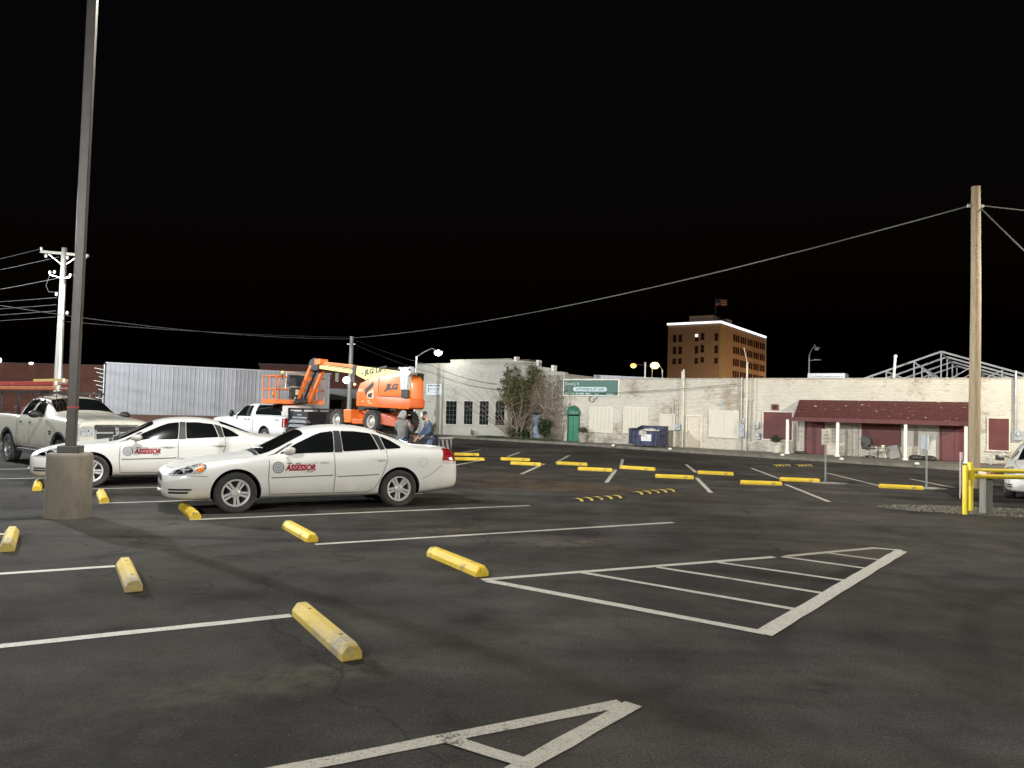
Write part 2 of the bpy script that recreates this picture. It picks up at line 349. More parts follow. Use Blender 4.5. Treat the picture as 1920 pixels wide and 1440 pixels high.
gr = MB()
for i in range(1300):                                                     # grit and small stones on the nearer asphalt
    y = 3.2 + 12*random.random()**1.6; x = random.uniform(-.75, .75)*y; s = random.uniform(.003, .0075) if random.random() < .97 else random.uniform(.009, .016); k = random.uniform(0, 6)
    gr._add([(x+s*math.cos(k+t), y+s*math.sin(k+t), 0) for t in (0, 2.1, 4.2)] + [(x, y, s)], [(0,1,3),(1,2,3),(2,0,3)])
tag(gr.build('grit', mat('grit', (.10, .09, .075), .9, var=.5, vs=3)), 'loose grit scattered over the near asphalt', 'grit', kind='stuff')
# ------------------------------------------------------------------ wheel stops
YEL = mat('yellow_stop_paint', (.70, .49, .035), .62, var=.12, vs=5, bump=.35, bs=25, c2=(.30, .22, .08), cs=4.5, cw=(.57, .70))
YELD = mat('yellow_stop_paint_dirty', (.60, .44, .075), .7, var=.2, vs=6, bump=.5, bs=25, c2=(.33, .28, .17), cs=3, cw=(.46, .62))
HOLE = mat('dark_hole', (.03, .025, .02), .9)
def stop_mesh(L_, w=.16, h=.12):
    prof = [(-w/2, 0), (-w/2, .055), (-w*.24, h), (w*.24, h), (w/2, .055), (w/2, 0)]
    q = MB(); n = len(prof)
    xs = [(-L_/2, .0), (-L_/2+.035, 1), (-L_/4, 1), (0, 1), (L_/4, 1), (L_/2-.035, 1), (L_/2, .0)]
    for x, k in xs:
        for (y, z) in prof:
            zz = z if z <= .056 else (.055 + (z-.055)*(.78 if k == 0 else 1)); q.v.append((x, y*(.96 if k == 0 else 1), zz))
    for i in range(len(xs)-1):
        for j in range(n): q.f.append((i*n+j, i*n+(j+1)%n, (i+1)*n+(j+1)%n, (i+1)*n+j))
    q.f.append(tuple(range(n))); q.f.append(tuple(reversed(range((len(xs)-1)*n, len(xs)*n))))
    return q.mesh('wheel_stop', None, .008)
_sm = {}
def wheel_stop(c, ang, label, L_=1.25, m=YEL, h=.12, group='yellow parking stops'):
    key = (round(L_, 2), m.name, h)
    if key not in _sm: _sm[key] = stop_mesh(L_, h=h)
    t = thing('wheel_stop', label, 'parking stop', (c[0], c[1], 0.0), ang, group)
    obj('stop_body', _sm[key], m, t)
    for k in (-.3, .3):
        if 'hole' not in _sm: _sm['hole'] = MB().lathe([(0, .002), (.013, .002), (.013, -.01)], 8).mesh('bolt_hole')
        b = obj('bolt_hole', _sm['hole'], HOLE, t); b.location = (k*L_, 0, h)
    return t
SA = -58.5; dS = Vector((math.cos(R(SA)), math.sin(R(SA)), 0)); sU = Vector((-dS.y, dS.x, 0))
near = [((-1.176,5.426), 'large worn yellow parking stop at the end of the nearest white line', YELD, 1.34),
        ((-3.661,7.182), 'yellow parking stop between the concrete pole base and the nearest stop', YELD, 1.22),
        ((-6.036,8.869), 'yellow parking stop cut by the left edge in front of the concrete pole base', YELD, 1.3),
        ((-2.698,10.032), 'yellow parking stop just below the rear door of the nearer white sedan', YEL, 1.3),
        ((-.335,8.254), 'yellow parking stop at the corner of the hatched island', YEL, 1.3),
        ((-4.978,11.692), 'yellow parking stop half in shadow under the nearer sedan nose', YEL, 1.4),
        ((-7.275,13.252), 'small yellow parking stop right of the concrete pole base before the farther sedan', YEL, 1.3),
        ((-9.414,14.712), 'small yellow parking stop left of the concrete pole base under the farther sedan bumper', YEL, 1.3)]
for (x, y), lab, m_, L_ in near:
    c = Vector((x, y, 0)) - dS*(L_/2) + sU*.08; wheel_stop(c, R(SA), lab, L_, m_)
fs = [((-2.266,29.738),(-1.226,29.865),'yellow parking stop farthest away, just right of the nearer sedan tail'), ((-2.02,26.963),(-.952,27.118),'yellow parking stop in front of the farthest stop right of the sedan tail'),
      ((-.327,27.671),(.727,27.521),'second yellow stop from the left in the far row'), ((.022,25.615),(1.105,25.282),'second yellow stop from the left in the nearer of the two far rows'),
      ((1.66,26.246),(2.714,25.884),'third yellow stop from the left in the far row, beyond the green door line'), ((2.197,23.857),(3.274,23.599),'third yellow stop from the left in the nearer of the two far rows'),
      ((3.764,25.072),(4.794,24.54),'yellow stop in the far row below the blue dumpster'), ((4.306,21.86),(5.373,21.674),'yellow stop in the nearer far row above the striped speed bumps'),
      ((6.026,23.706),(7.074,23.458),'yellow stop in the far row below the beige door'), ((6.392,20.55),(7.525,20.426),'yellow stop in the nearer far row left of the no parking sign'),
      ((8.022,21.963),(9.103,21.787),'yellow stop ending at the no parking sign post'), ((10.288,20.604),(11.335,20.326),'yellow stop ending at the thin sign post beside the utility pole')]
for a, b, lab in fs:
    wheel_stop(((a[0]+b[0])/2, (a[1]+b[1])/2+.08), math.atan2(b[1]-a[1], b[0]-a[0]), lab, round(math.dist(a, b), 1), YEL, .11)

# ------------------------------------------------------------------ striped rubber speed bumps
RUB = mat('black_rubber', (.018, .018, .018), .75, var=.3, bump=.3); BY = mat('yellow_reflective', (.72, .55, .10), .55, var=.2, c2=(.25, .2, .08), cs=6)
def hump(r0, r1, x0, x1, n=7, k0=1., k1=1.):
    q = MB()
    for x, kk in ((x0, k0), (x1, k1)):
        for i in range(n+1):
            t = math.pi*i/n; q.v.append((x, r0*math.cos(t)*kk, r1*math.sin(t)*kk))
    q.f = [(i, i+1, n+1+i+1, n+1+i) for i in range(n)] + [tuple(range(n+1)), tuple(reversed(range(n+1, 2*n+2)))]
    return q
for a, b, lab in (((1.233,15.509),(2.503,16.577),'black and yellow striped speed bump, the nearer one left of the other'), ((2.782,17.173),(4.044,18.3),'black and yellow striped speed bump, right of the nearer one'),
                  ((10.043,28.626),(10.95,29.2),'far striped speed bump, left of the far pair below the red awning'), ((11.073,29.012),(11.95,29.6),'far striped speed bump, right of the far pair below the red awning')):
    d = Vector((b[0]-a[0], b[1]-a[1], 0)); L_ = d.length
    t = thing('speed_bump', lab, 'speed bump', ((a[0]+b[0])/2, (a[1]+b[1])/2, 0), math.atan2(d.y, d.x), 'striped speed bumps')
    hump(.15, .05, -L_/2, L_/2).build('bump_body', RUB, t, 50)
    for i in range(5):
        x = -L_/2 + L_*(i+.75)/5.5; hump(.152, .054, x, x+.085).build('stripe', BY, t, 50)

# ================================================================== BUILDINGS (local x to the right along the street wall, y inward)
WANG = math.atan2(-.567, .824); W0 = (19.86, 33.6, 0)
CREAM = brick_mat('cream_painted_brick', (.66, .63, .545), (.58, .55, .475), (.46, .43, .36), 1.0, peel=(.27, .205, .145), peel_w=(.515, .60), stain=(.44, .41, .33), bump=.8)
GREYW = brick_mat('grey_white_painted_brick', (.50, .49, .435), (.44, .43, .385), (.38, .37, .33), 1.0, peel=(.25, .22, .18), peel_w=(.54, .62), stain=(.34, .32, .27), bump=.7)
MAROON = mat('maroon_board', (.115, .024, .020), .6, var=.15, vs=3, bump=.15); MAROOND = mat('maroon_door', (.11, .021, .019), .45, var=.2, vs=5)
BOARD = mat('cream_board', (.60, .565, .47), .6, var=.06, vs=3, bump=.1, bs=12, stretch=(12, 12, .6)); TRIM = mat('cream_trim', (.66, .62, .52), .55, var=.1)
WPAINT = mat('white_paint', (.78, .76, .70), .5, var=.06); GALV = mat('galvanised_steel', (.42, .43, .44), .42, .7, var=.2, vs=12); GREYBOX = mat('grey_enamel', (.34, .37, .40), .5, .2, var=.15)
CONDUIT = mat('cream_conduit', (.55, .52, .44), .5, .2, var=.15); GLASSD = mat('dark_window_glass', (.012, .014, .015), .08, 0, var=.4, vs=2, spec=.7); IRON = mat('dark_iron', (.03, .03, .03), .55, .4, var=.3)
def bframe(q, x0, x1, z0, z1, w=.06, y0=-.06, y1=.0):
    q.box(x0-w, x0, y0, y1, z0, z1+w); q.box(x1, x1+w, y0, y1, z0, z1+w); q.box(x0, x1, y0, y1, z1, z1+w); return q

def faint_words(par, m, spans, z, h, y):
    """writing too blurred to read: rows of letter-like strokes"""
    q = MB()
    for x, w in spans:
        e = x + w
        while x < e:
            k = random.uniform(.4, .8)*h; q.box(x, min(e, x+k*.55), y-.003, y, z, z+h*random.uniform(.75, 1)); x += k*.8
    return tag(q.build('lettering', m, par), kind='stuff')
shop = thing('brick_shop_building', 'long single storey cream painted brick building with a maroon awning', 'building', W0, WANG)
q = MB(); q.box(-20.19, 9.5, 0, .3, -.2, 3.85); q.box(-20.19, -19.9, .3, 16, -.2, 3.85); q.box(9.2, 9.5, .3, 16, -.2, 3.85); q.box(-19.9, 9.2, 15.7, 16, -.2, 3.85)
q.build('wall', CREAM, shop)
MB().box(-19.9, 9.2, .3, 15.7, 3.2, 3.4).build('roof', mat('tar_roof', (.06, .06, .06), .9, var=.3), shop)
cp = MB()
x = -20.22
while x < 9.5:
    e = min(9.53, x + 2.4); MB().box(x, e-.012, -.035, .335, 3.85, 3.90+random.uniform(0, .012)).build('coping_stone', mat('coping', (.40, .36, .30), .8, var=.3, bump=.3), shop); x = e
# dirt-blackened pits and repairs are in the brick paint; boards and doors follow
def boarded(s0, s1, z0, z1, n, m, nm='boarded_window', tr=TRIM):
    x0, x1 = -s0, -s1; p = MB().box(x0, x1, -.015, .0, z0, z1).build(nm, tr, shop); w = (x1-x0)/n
    for i in range(n): MB().box(x0+i*w+.004, x0+(i+1)*w-.004, -.035, -.015, z0+.004, z1-.004).build('board', m, p)
    f = bframe(MB(), x0, x1, z0, z1, .05, -.05, .0); f.box(x0-.07, x1+.07, -.09, 0, z0-.06, z0); f.build('window_frame', tr, p)
    return p
boarded(18.41, 16.93, .78, 2.18, 6, BOARD); boarded(16.18, 14.76, .81, 2.19, 6, BOARD); boarded(11.10, 9.59, .79, 2.13, 2, BOARD)
boarded(8.28, 6.86, .77, 2.16, 1, MAROON, tr=TRIM); boarded(3.59, 2.0, .74, 1.84, 2, MAROON, tr=MAROON); boarded(-1.49, -2.24, .72, 2.11, 1, MAROON)
def door(s0, s1, z1, m, knob=True, z0=.12, tr=TRIM, par=None, leafs=1):
    x0, x1 = -s0, -s1; par = par or shop
    d = MB().box(x0, x1, -.02, 0, z0, z1).build('door', m, par); w = (x1-x0)/leafs
    for i in range(leafs): MB().box(x0+i*w+.01, x0+(i+1)*w-.01, -.05, -.02, z0+.02, z1-.01).build('door_leaf', m, d, None, .006)
    bframe(MB(), x0, x1, z0, z1, .07, -.10, 0).build('door_frame', tr, d)
    if knob: MB().sphere((x0+.08, -.09, z0+.85), .035).build('door_knob', mat('brass', (.35, .27, .12), .35, .8), d, 60)
    return d
door(13.91, 13.15, 1.85, BOARD); door(12.36, 11.6, 1.81, mat('beige_door', (.60, .545, .43), .5, var=.06), tr=TRIM)
door(6.18, 5.38, 1.76, MAROOND, tr=MAROON, leafs=2); door(.32, -.72, 1.75, MAROOND, tr=MAROON, leafs=2)
sq_ = MB().box(-7.89, -7.53, -.05, 0, 2.26, 2.56).build('vent_plate', MAROON, shop); MB().lathe([(0,-.07),(.09,-.07),(.09,-.045)], 12, 'y', (-7.71, 0, 2.42)).build('vent_hole', HOLE, sq_)
# maroon mansard awning on white posts
AW = mat('maroon_shingles', (.084, .022, .020), .8, var=.35, vs=7, bump=.5, bs=18, c2=(.50, .45, .43), cs=4.0, cw=(.635, .66), stretch=(1, 1, 3))
aw = MB().prism([(-1.15, 1.90), (-.02, 2.80), (-.02, 1.92)], -6.50, .85, 'x').build('awning', AW, shop)
MB().box(-6.62, .90, -1.22, -.03, 1.86, 1.90).build('soffit', mat('cream_soffit', (.42, .39, .32), .7), aw)
MB().box(-6.66, .94, -1.26, -1.18, 1.74, 1.93).build('fascia_board', mat('maroon_fascia', (.10, .022, .020), .6, var=.2), aw)
for r_ in range(6):                                                       # courses of shingles, each a lapped row of tabs
    y = -1.15 + r_*1.12/6; z = 1.905 + r_*.89/6; row = MB(); xx = -6.5 - (r_ % 2)*.15
    rowm = MB().prism([(y-.012, z-.004), (y-.012, z+.022), (y+.20, z+.165), (y+.20, z+.145)], -6.52, .87, 'x').build('shingle_course', AW, aw)
for s_ in (6.79, 4.49, 1.63, -.70):
    po = MB().box(-s_-.065, -s_+.065, -1.22, -1.09, .12, 1.80).build('awning_post', WPAINT, shop, None, .01); MB().box(-s_-.10, -s_+.10, -1.26, -1.05, .12, .19).build('post_foot', WPAINT, po)
# raised strips coloured as the awning posts' shadows, and a pale service panel
for s_, w in ((6.65,.18), (4.18,.25), (3.85,.14), (1.35,.16)): MB().box(-s_-w/2, -s_+w/2, -.04, 0, .12, 1.86).build('post_shadow_strip', mat('post_shadow_paint', (.40, .37, .30), .7, var=.15), shop)
MB().box(-1.09, -.80, -.10, 0, .62, 1.28).build('service_panel', mat('pale_blue_panel', (.48, .54, .58), .5, var=.08), shop, None, .01)
# conduits and meters
def pipe(pts, r, m=CONDUIT, nm='conduit', par=None): return MB().tube(pts, r, 8).build(nm, m, par or shop, 60)
pipe([(-12.6,-.12,.12), (-12.6,-.12,4.38)], .05, TRIM); pipe([(-9.42,-.08,.12), (-9.42,-.08,3.95)], .028); pipe([(-9.14,-.12,.12), (-9.14,-.12,4.72)], .05, TRIM); pipe([(-9.14,-.14,4.7), (-9.30,-.2,5.5)], .02)
pipe([(-8.70,-.08,1.2), (-8.70,-.08,3.9)], .03); pipe([(-8.95,-.07,.6), (-8.93,-.07,2.6), (-8.75,-.07,2.9)], .022, GALV); pipe([(-13.2,-.06,1.4), (-13.2,-.06,2.6), (-13.05,-.06,2.7)], .02); pipe([(-12.95,-.06,1.35), (-12.95,-.06,2.45)], .02, GALV)
pipe([(2.48,-.08,1.5), (2.48,-.08,4.2)], .045, GALV)
for (x, z0, z1, w) in ((-12.9, 1.05, 1.38, .34), (-9.36, .80, 1.49, .27), (-9.25, 1.55, 1.82, .2), (2.58, 1.18, 1.62, .3), (-8.55, 1.3, 1.62, .16), (-8.5, .75, 1.05, .2)):
    b = MB().box(x-w/2, x+w/2, -.16, 0, z0, z1).build('meter_box', GREYBOX, shop, None, .012)
    MB().lathe([(0,-.235),(.07,-.235),(.085,-.21),(.085,-.16)], 14, 'y', (x, 0, (z0+z1)/2+.06)).build('meter_dial', GALV, b, 50)
for (x, z) in ((-18.05, 2.78), (-14.1, 1.12), (-10.45, 2.55)): MB().box(x-.09, x+.09, -.12, 0, z-.07, z+.09).build('wall_fitting', GREYBOX, shop, None, .01)
MB().lathe([(.16,-.03),(.20,-.03),(.20,-.06),(.16,-.06),(.16,-.03)], 20, 'y', (-18.3, 0, 2.68)).build('iron_ring', mat('rust_iron', (.12, .08, .05), .8), shop, 50)
# green door with a barrel canopy
GRN = mat('green_door_paint', (.012, .17, .09), .45, var=.12); GRNC = mat('green_canopy', (.03, .14, .085), .4, var=.15)
door(19.86, 19.18, 1.76, GRN, tr=mat('green_frame', (.02, .10, .06), .5), leafs=2)
q = MB(); n = 14
for i in range(n+1):
    t = math.pi*i/n
    for j in range(6):
        f = math.pi/2*j/5; rr = .47*math.cos(f*.96); q.v.append((-19.52 + rr*math.cos(t), -.03-.42*math.sin(f), 1.80 + rr*math.sin(t)*1.02))
q.f = [(i*6+j, i*6+j+1, (i+1)*6+j+1, (i+1)*6+j) for i in range(n) for j in range(5)]
can = q.build('door_canopy', GRNC, shop, 50); MB().box(-20.0, -19.05, -.46, -.02, 1.74, 1.80).build('canopy_valance', GRNC, can)
# long green sign
SGN = mat('green_sign', (.022, .105, .070), .45, var=.12, vs=2); PALE = mat('pale_letters', (.60, .68, .64), .5); SGNL = mat('pale_blue_oval', (.50, .62, .64), .5)
sign = thing('shop_sign', 'long dark green sign reading ATTORNEYS AT LAW above the green door', 'sign', (0,0,0)); sign.location = W0; sign.rotation_euler = (0,0,WANG)
MB().box(-20.21, -16.57, -.10, -.003, 2.90, 3.80).build('sign_board', SGN, sign); bframe(MB(), -20.21, -16.57, 2.90, 3.80, .05, -.115, -.003).box(-20.26, -16.52, -.115, -.003, 2.85, 2.90).build('sign_frame', WPAINT, sign)
ov = MB(); pts = [(-19.43+.13*math.cos(a)-.0, 3.26+.13*math.sin(a)) for a in [math.pi/2+math.pi*i/8 for i in range(9)]] + [(-17.42+.13*math.cos(a), 3.26+.13*math.sin(a)) for a in [-math.pi/2+math.pi*i/8 for i in range(9)]]
ov.prism(pts, -.112, -.10, 'y').build('name_plate', SGNL, sign)
LETD = mat('dark_letters', (.03, .05, .07), .5)
place_text('ATTORNEYS AT LAW', LETD, sign, (-19.36,-.115,3.19), (1,0,0), (0,0,1), .14, 1.88, offset=.012)
place_text('David J. R', PALE, sign, (-20.13,-.102,3.50), (1,0,0), (0,0,1), .17, .98); faint_words(sign, PALE, [(-20.05,.10),(-19.88,.05),(-19.78,.05),(-19.62,.42),(-19.1,.28),(-18.7,.34),(-18.1,.3),(-17.3,.42)], 2.95, .09, -.102)

# ---- left, taller grey-white building with stepped parapet
hall = thing('brick_hall_building', 'taller grey white painted brick building with stepped parapet and barred windows', 'building', W0, WANG)
outl = [(-32.3,-.2),(-32.3,4.92),(-29.2,4.88),(-29.2,5.14),(-24.16,5.12),(-22.13,4.92),(-22.13,4.66),(-21.26,4.55),(-21.26,4.36),(-20.2,4.30),(-20.2,-.2)]
MB().prism(outl, 0, .35, 'y').build('wall', GREYW, hall)
q = MB(); q.box(-32.3, -32.0, .35, 18, -.2, 4.6); q.box(-20.49, -20.2, .35, 18, -.2, 4.2); q.box(-32.0, -20.49, 17.7, 18, -.2, 4.5); q.box(-32.0, -20.49, .35, 17.7, 4.0, 4.15); q.build('rear_wall', GREYW, hall)
for (a, b, z) in ((-32.33,-29.2,4.90), (-29.23,-24.2,5.13)): MB().box(a, b, -.04, .39, z, z+.06).build('coping_stone', mat('coping', (.40,.36,.30)), hall)
for (x, z, w, hgt) in ((-24.0, 5.02, .18, .28), (-22.3, 4.72, .17, .34), (-21.2, 4.36, .18, .36)): MB().box(x, x+w, -.02, .37, z, z+hgt).build('parapet_block', WPAINT, hall)
MB().box(-23.8, -22.9, .1, 1.2, 4.9, 5.12).build('roof_vent', mat('dark_brown_metal', (.10, .07, .055), .6), hall)
WB = mat('window_bars', (.10, .11, .10), .5, .3, var=.2)
for k, (s0, s1, z0, z1) in enumerate(((29.46,28.52,.83,2.39), (27.9,27.17,.87,2.41), (26.61,25.86,.88,2.43), (25.32,24.59,.89,2.42), (24.02,23.08,.88,2.40))):
    x0, x1 = -s0, -s1
    w = bframe(MB(), x0, x1, z0, z1, .06, -.05, .0).box(x0-.08, x1+.08, -.09, 0, z0-.07, z0).build('window', mat('pale_sill', (.5, .48, .42), .7), hall)
    nx, nz = 3, 5
    for i in range(nx):
        for j in range(nz):
            a, b = x0+(x1-x0)*i/nx, x0+(x1-x0)*(i+1)/nx; c, d = z0+(z1-z0)*j/nz, z0+(z1-z0)*(j+1)/nz
            MB().box(a+.012, b-.012, -.012, -.002, c+.012, d-.012).build('pane', GLASSD, w)
    q = MB()
    for i in range(1, nx): q.box(x0+(x1-x0)*i/nx-.012, x0+(x1-x0)*i/nx+.012, -.03, 0, z0, z1)
    for j in range(1, nz): q.box(x0, x1, -.028, 0, z0+(z1-z0)*j/nz-.012, z0+(z1-z0)*j/nz+.012)
    q.build('glazing_bars', WB, w)
BLUED = mat('grey_blue_door', (.20, .25, .33), .5, var=.12); bd = door(22.4, 21.85, 1.73, BLUED, par=hall, tr=mat('grey_frame', (.2,.2,.2), .6))
q = MB(); n = 12
for i in range(n+1):
    t = math.pi*i/n
    for j in range(5):
        f = math.pi/2*j/4; rr = .50*math.cos(f*.95); q.v.append((-22.15 + rr*math.cos(t), -.03-.5*math.sin(f), 1.75 + rr*math.sin(t)*1.05))
q.f = [(i*5+j, i*5+j+1, (i+1)*5+j+1, (i+1)*5+j) for i in range(n) for j in range(4)]
q.build('door_canopy', mat('charcoal_canopy', (.05, .05, .055), .6, var=.2), hall, 50)
ws = thing('wall_sign', 'small white sign with blurred lettering on the grey white wall behind the lift', 'sign'); ws.location = W0; ws.rotation_euler = (0,0,WANG)
MB().box(-31.27, -29.9, -.05, -.003, 2.78, 3.54).build('sign_board', mat('white_sign_face', (.62, .66, .68), .5, var=.05), ws)
faint_words(ws, LETD, [(-31.1,.48),(-30.56,.18),(-30.3,.27)], 3.39, .085, -.052); place_text('J', LETD, ws, (-31.12,-.052,3.06), (1,0,0), (0,0,1), .26, .12, offset=.02)
faint_words(ws, mat('blue_grey_letters', (.22, .25, .32), .5), [(-30.9,.2),(-30.62,.22),(-30.3,.2)], 3.15, .10, -.052); faint_words(ws, mat('faint_letters', (.42, .46, .48), .5), [(-30.8,.5)], 2.95, .06, -.052)

# ---- metal sheds on the roofs behind the parapet
SHED = mat('pale_metal_sheet', (.42, .43, .47), .5, .3, var=.1, stretch=(9, 9, .3))
sh = thing('roof_shed', 'pale sheet metal shed roof rising behind the green sign', 'shed', W0, WANG)
MB().prism([(-20.1, 3.4), (-20.1, 4.32), (-15.6, 4.12), (-11.6, 3.98), (-11.6, 3.4)], 3.5, 12, 'y').build('shed_body', SHED, sh)
for i in range(14): x = -20.0 + i*.32; MB().bar((x, 3.48, 3.4), (x, 3.48, 4.30-(x+20)*.043), .05, .03).build('rib', SHED, sh)
for (x, y, z, w, h_, lab) in ((-17.6, 2.8, 3.42, .5, .5, 'small dark grey vent box on the roof behind the green sign'), (-6.0, 3.5, 3.4, 1.9, .95, 'low ribbed grey air conditioner on the shop roof below the unlit street light')):
    t = thing('roof_unit', lab, 'roof unit', W0, WANG); MB().box(x-w/2, x+w/2, y, y+1.0, z, z+h_).build('casing', GALV if w > 1 else IRON, t, None, .02)
    for i in range(5): MB().box(x-w/2+.05, x+w/2-.05, y-.012, y, z+h_*(.12+.16*i), z+h_*(.2+.16*i)).build('louvre', GREYBOX, t)
for (x, z, r_, lab) in ((-14.0, 4.45, .06, 'short white vent pipe on the shop roof left of the yellow lamps'), (-16.4, 5.0, .05, 'thin white vent pipe standing above the green sign')):
    t = thing('vent_pipe', lab, 'vent pipe', W0, WANG); MB().tube([(x, 3.2, 3.4), (x, 3.2, z)], r_, 8).build('pipe', WPAINT, t, 60); MB().lathe([(0, z+.10), (r_*2, z+.02), (r_*1.6, z), (0, z)], 10, 'z', (x, 3.2, 0)).build('cap', WPAINT, t, 50)

# ---- steel roof frame rising behind the shop
ST = mat('pale_steel', (.20, .21, .225), .45, .35, var=.1)
tr = thing('steel_roof_frame', 'bare pale steel gable trusses rising behind the shop parapet', 'roof frame', W0, WANG)
def truss(y, k=1.0, dz=0.0):
    P = lambda s, z: (-s*1.0, y, z+dz)
    c = MB(); apex = P(.5, 5.27); L_ = P(3.95, 3.95); R_ = P(-3.4, 3.95)
    for a, b in ((L_, apex), (apex, R_)): MB().bar(a, b, .07, .085).build('rafter', ST, tr)
    MB().bar((-4.2, y, 3.72+dz), (3.6, y, 3.72+dz), .06, .07).build('tie_beam', ST, tr)
    for s, z in ((.5, 5.25), (1.65, 4.82), (2.87, 4.36), (3.5, 4.12), (-.92, 4.66), (-1.95, 4.36), (-2.75, 4.12)): MB().bar(P(s, 3.72), P(s, z), .06).build('upright', ST, tr)
    for a, b in (((1.65, 4.80), (.55, 3.75)), ((2.87, 4.34), (1.7, 3.8)), ((-.92, 4.64), (.42, 3.75)), ((-1.95, 4.34), (-.95, 3.8))): MB().bar(P(*a), P(*b), .05).build('brace', ST, tr)
truss(2.0); truss(5.5); truss(9.0); truss(12.5)
for s, z in ((.5, 5.2), (1.65, 4.76), (2.87, 4.3), (-.92, 4.6), (-1.95, 4.3)): MB().bar((-s, 2.0, z), (-s, 12.5, z), .05, .06).build('purlin', ST, tr)
vp = thing('vent_pipe', 'white vent pipe with dark bracket in front of the steel roof frame', 'vent pipe', W0, WANG)
MB().tube([(-2.40, .6, 3.2), (-2.30, .6, 4.95)], .06, 8).build('pipe', WPAINT, vp, 60); MB().sphere((-2.29, .6, 4.97), .09).build('cap', WPAINT, vp, 60)

# ---- big corner hotel with lit cornice, far behind
HC = (55.85, 200.0, 0)
hot = thing('brick_hotel_building', 'tall orange brown brick office block with a bright white lit roof edge', 'building', HC, WANG)
HBL = brick_mat('hotel_plain_brick', (.34, .22, .15), (.29, .19, .13), (.30, .22, .16), .4, bump=.1, stain=(.22, .14, .09)); HBR = brick_mat('hotel_orange_brick', (.44, .24, .12), (.39, .21, .10), (.38, .24, .14), .4, bump=.1, stain=(.32, .17, .08))
MB().box(-14.85, 0, 0, 42.5, -1, 27.2).build('wall', HBL, hot); MB().box(.0, .25, 4.5, 42.4, -1, 26.9).build('street_front', HBR, hot); MB().box(0, .3, -.05, 4.45, -1, 27.1).build('corner_bay', mat('tan_brick', (.42, .27, .12), .8, var=.15), hot); MB().box(0, .5, 42.1, 42.6, -1, 27.0).build('corner_pier', mat('pale_stone', (.5,.42,.33), .8), hot)
MB().box(-14.9, 0.02, -.12, 0, 13.9, 14.3).build('string_course', HBL, hot)
HW = mat('hotel_window', (.035, .014, .010), .25, var=.3); HWT = mat('hotel_sash', (.16, .11, .08), .6)
wm = MB().box(-.47, .47, -.12, 0, 0, 1).mesh('window'); wr = MB().box(-.0, .16, -.5, .5, 0, 1).mesh('window'); fr_l = MB().box(-.56, .56, -.2, 0, -.12, 0).mesh('sill'); mu = MB().box(-.45, .45, -.16, -.1, -.03, .03).mesh('sash_bar')
for zt, zb, lit in ((24.3, 22.4, 1), (21.0, 19.0, 0), (17.7, 16.2, 0)):
    for i, (s, dz) in enumerate(((12.77, 0), (11.12, 0), (6.4, .05), (4.74, .35), (.88, 0))):
        o = obj('window', wm, HW, hot); o.location = (-s, -.02, zb+dz); o.scale = (1, 1, zt-zb-dz*.3)
        e = obj('sill', fr_l, HWT, hot); e.location = (-s, -.02, zb+dz); e = obj('sash_bar', mu, HWT, hot); e.location = (-s, -.02, (zb+zt)/2+dz)
        if lit and i == 2: MB().box(-s-.45, -s+.35, -.17, -.13, 23.6, 24.35).build('lit_pane', mat('lit_pane', (.9,.9,.8), .5, emit=(1,.98,.9), es=1.6), hot)
for zt, zb in ((25.1, 23.2), (21.7, 19.75), (18.3, 16.3), (14.9, 12.9)):
    for gidx in range(5):
        for k in range(3):
            o = obj('window', wr, HW, hot); o.location = (.25, 11.2 + gidx*6.45 + k*1.95, zb); o.scale = (1, 1, zt-zb)
LED = mat('lit_cornice', (.9, .9, .9), .5, emit=(.95, .98, 1.0), es=1.5)
MB().box(-15.1, .1, -.35, -.05, 27.2, 27.75).build('lit_cornice', LED, hot); MB().box(.05, .5, -.3, 42.7, 27.2, 27.75).build('lit_cornice', LED, hot)
MB().box(-15.1, .3, -.05, 42.6, 27.2, 27.5).build('roof', mat('dark_roof', (.05,.05,.05), .9), hot)
MB().box(-9.1, -2.2, 1, 9, 27.5, 29.6).build('penthouse', mat('penthouse_brick', (.30, .21, .15), .8), hot); MB().box(-2.2, .0, 6, 10, 27.5, 29.0).build('lift_room', mat('penthouse_grey', (.22, .19, .18), .8), hot)
fl = thing('flag', 'striped flag flying on a thin pole above the tall brick block', 'flag', HC, WANG)
MB().tube([(-2.35, 3, 27.4), (-2.35, 3, 34.6)], .09, 8).build('flagpole', GALV, fl, 60)
for i in range(7):
    q = MB()
    for j in range(9): x = -2.3 + 3.1*j/8; y = 3 + .22*math.sin(j*1.1); z = 34.2 - .26*i - .18*(j/8)**2 + .12*math.sin(j*.8); q.v += [(x, y, z), (x, y, z-.26)]
    q.f = [(2*j, 2*j+1, 2*j+3, 2*j+2) for j in range(8)]
    q.build('flag_stripe', mat('flag_red', (.30, .05, .05), .8) if i % 2 == 0 else mat('flag_white', (.5, .45, .45), .8), fl)
q = MB()
for j in range(4): x = -2.3 + 1.2*j/3; y = 2.97 + .22*math.sin(j*1.1*.97); z = 34.22 + .1*math.sin(j*.8); q.v += [(x, y-.02, z), (x, y-.02, z-1.05)]
q.f = [(2*j, 2*j+1, 2*j+3, 2*j+2) for j in range(3)]; q.build('flag_canton', mat('flag_blue', (.04, .05, .16), .8), fl)

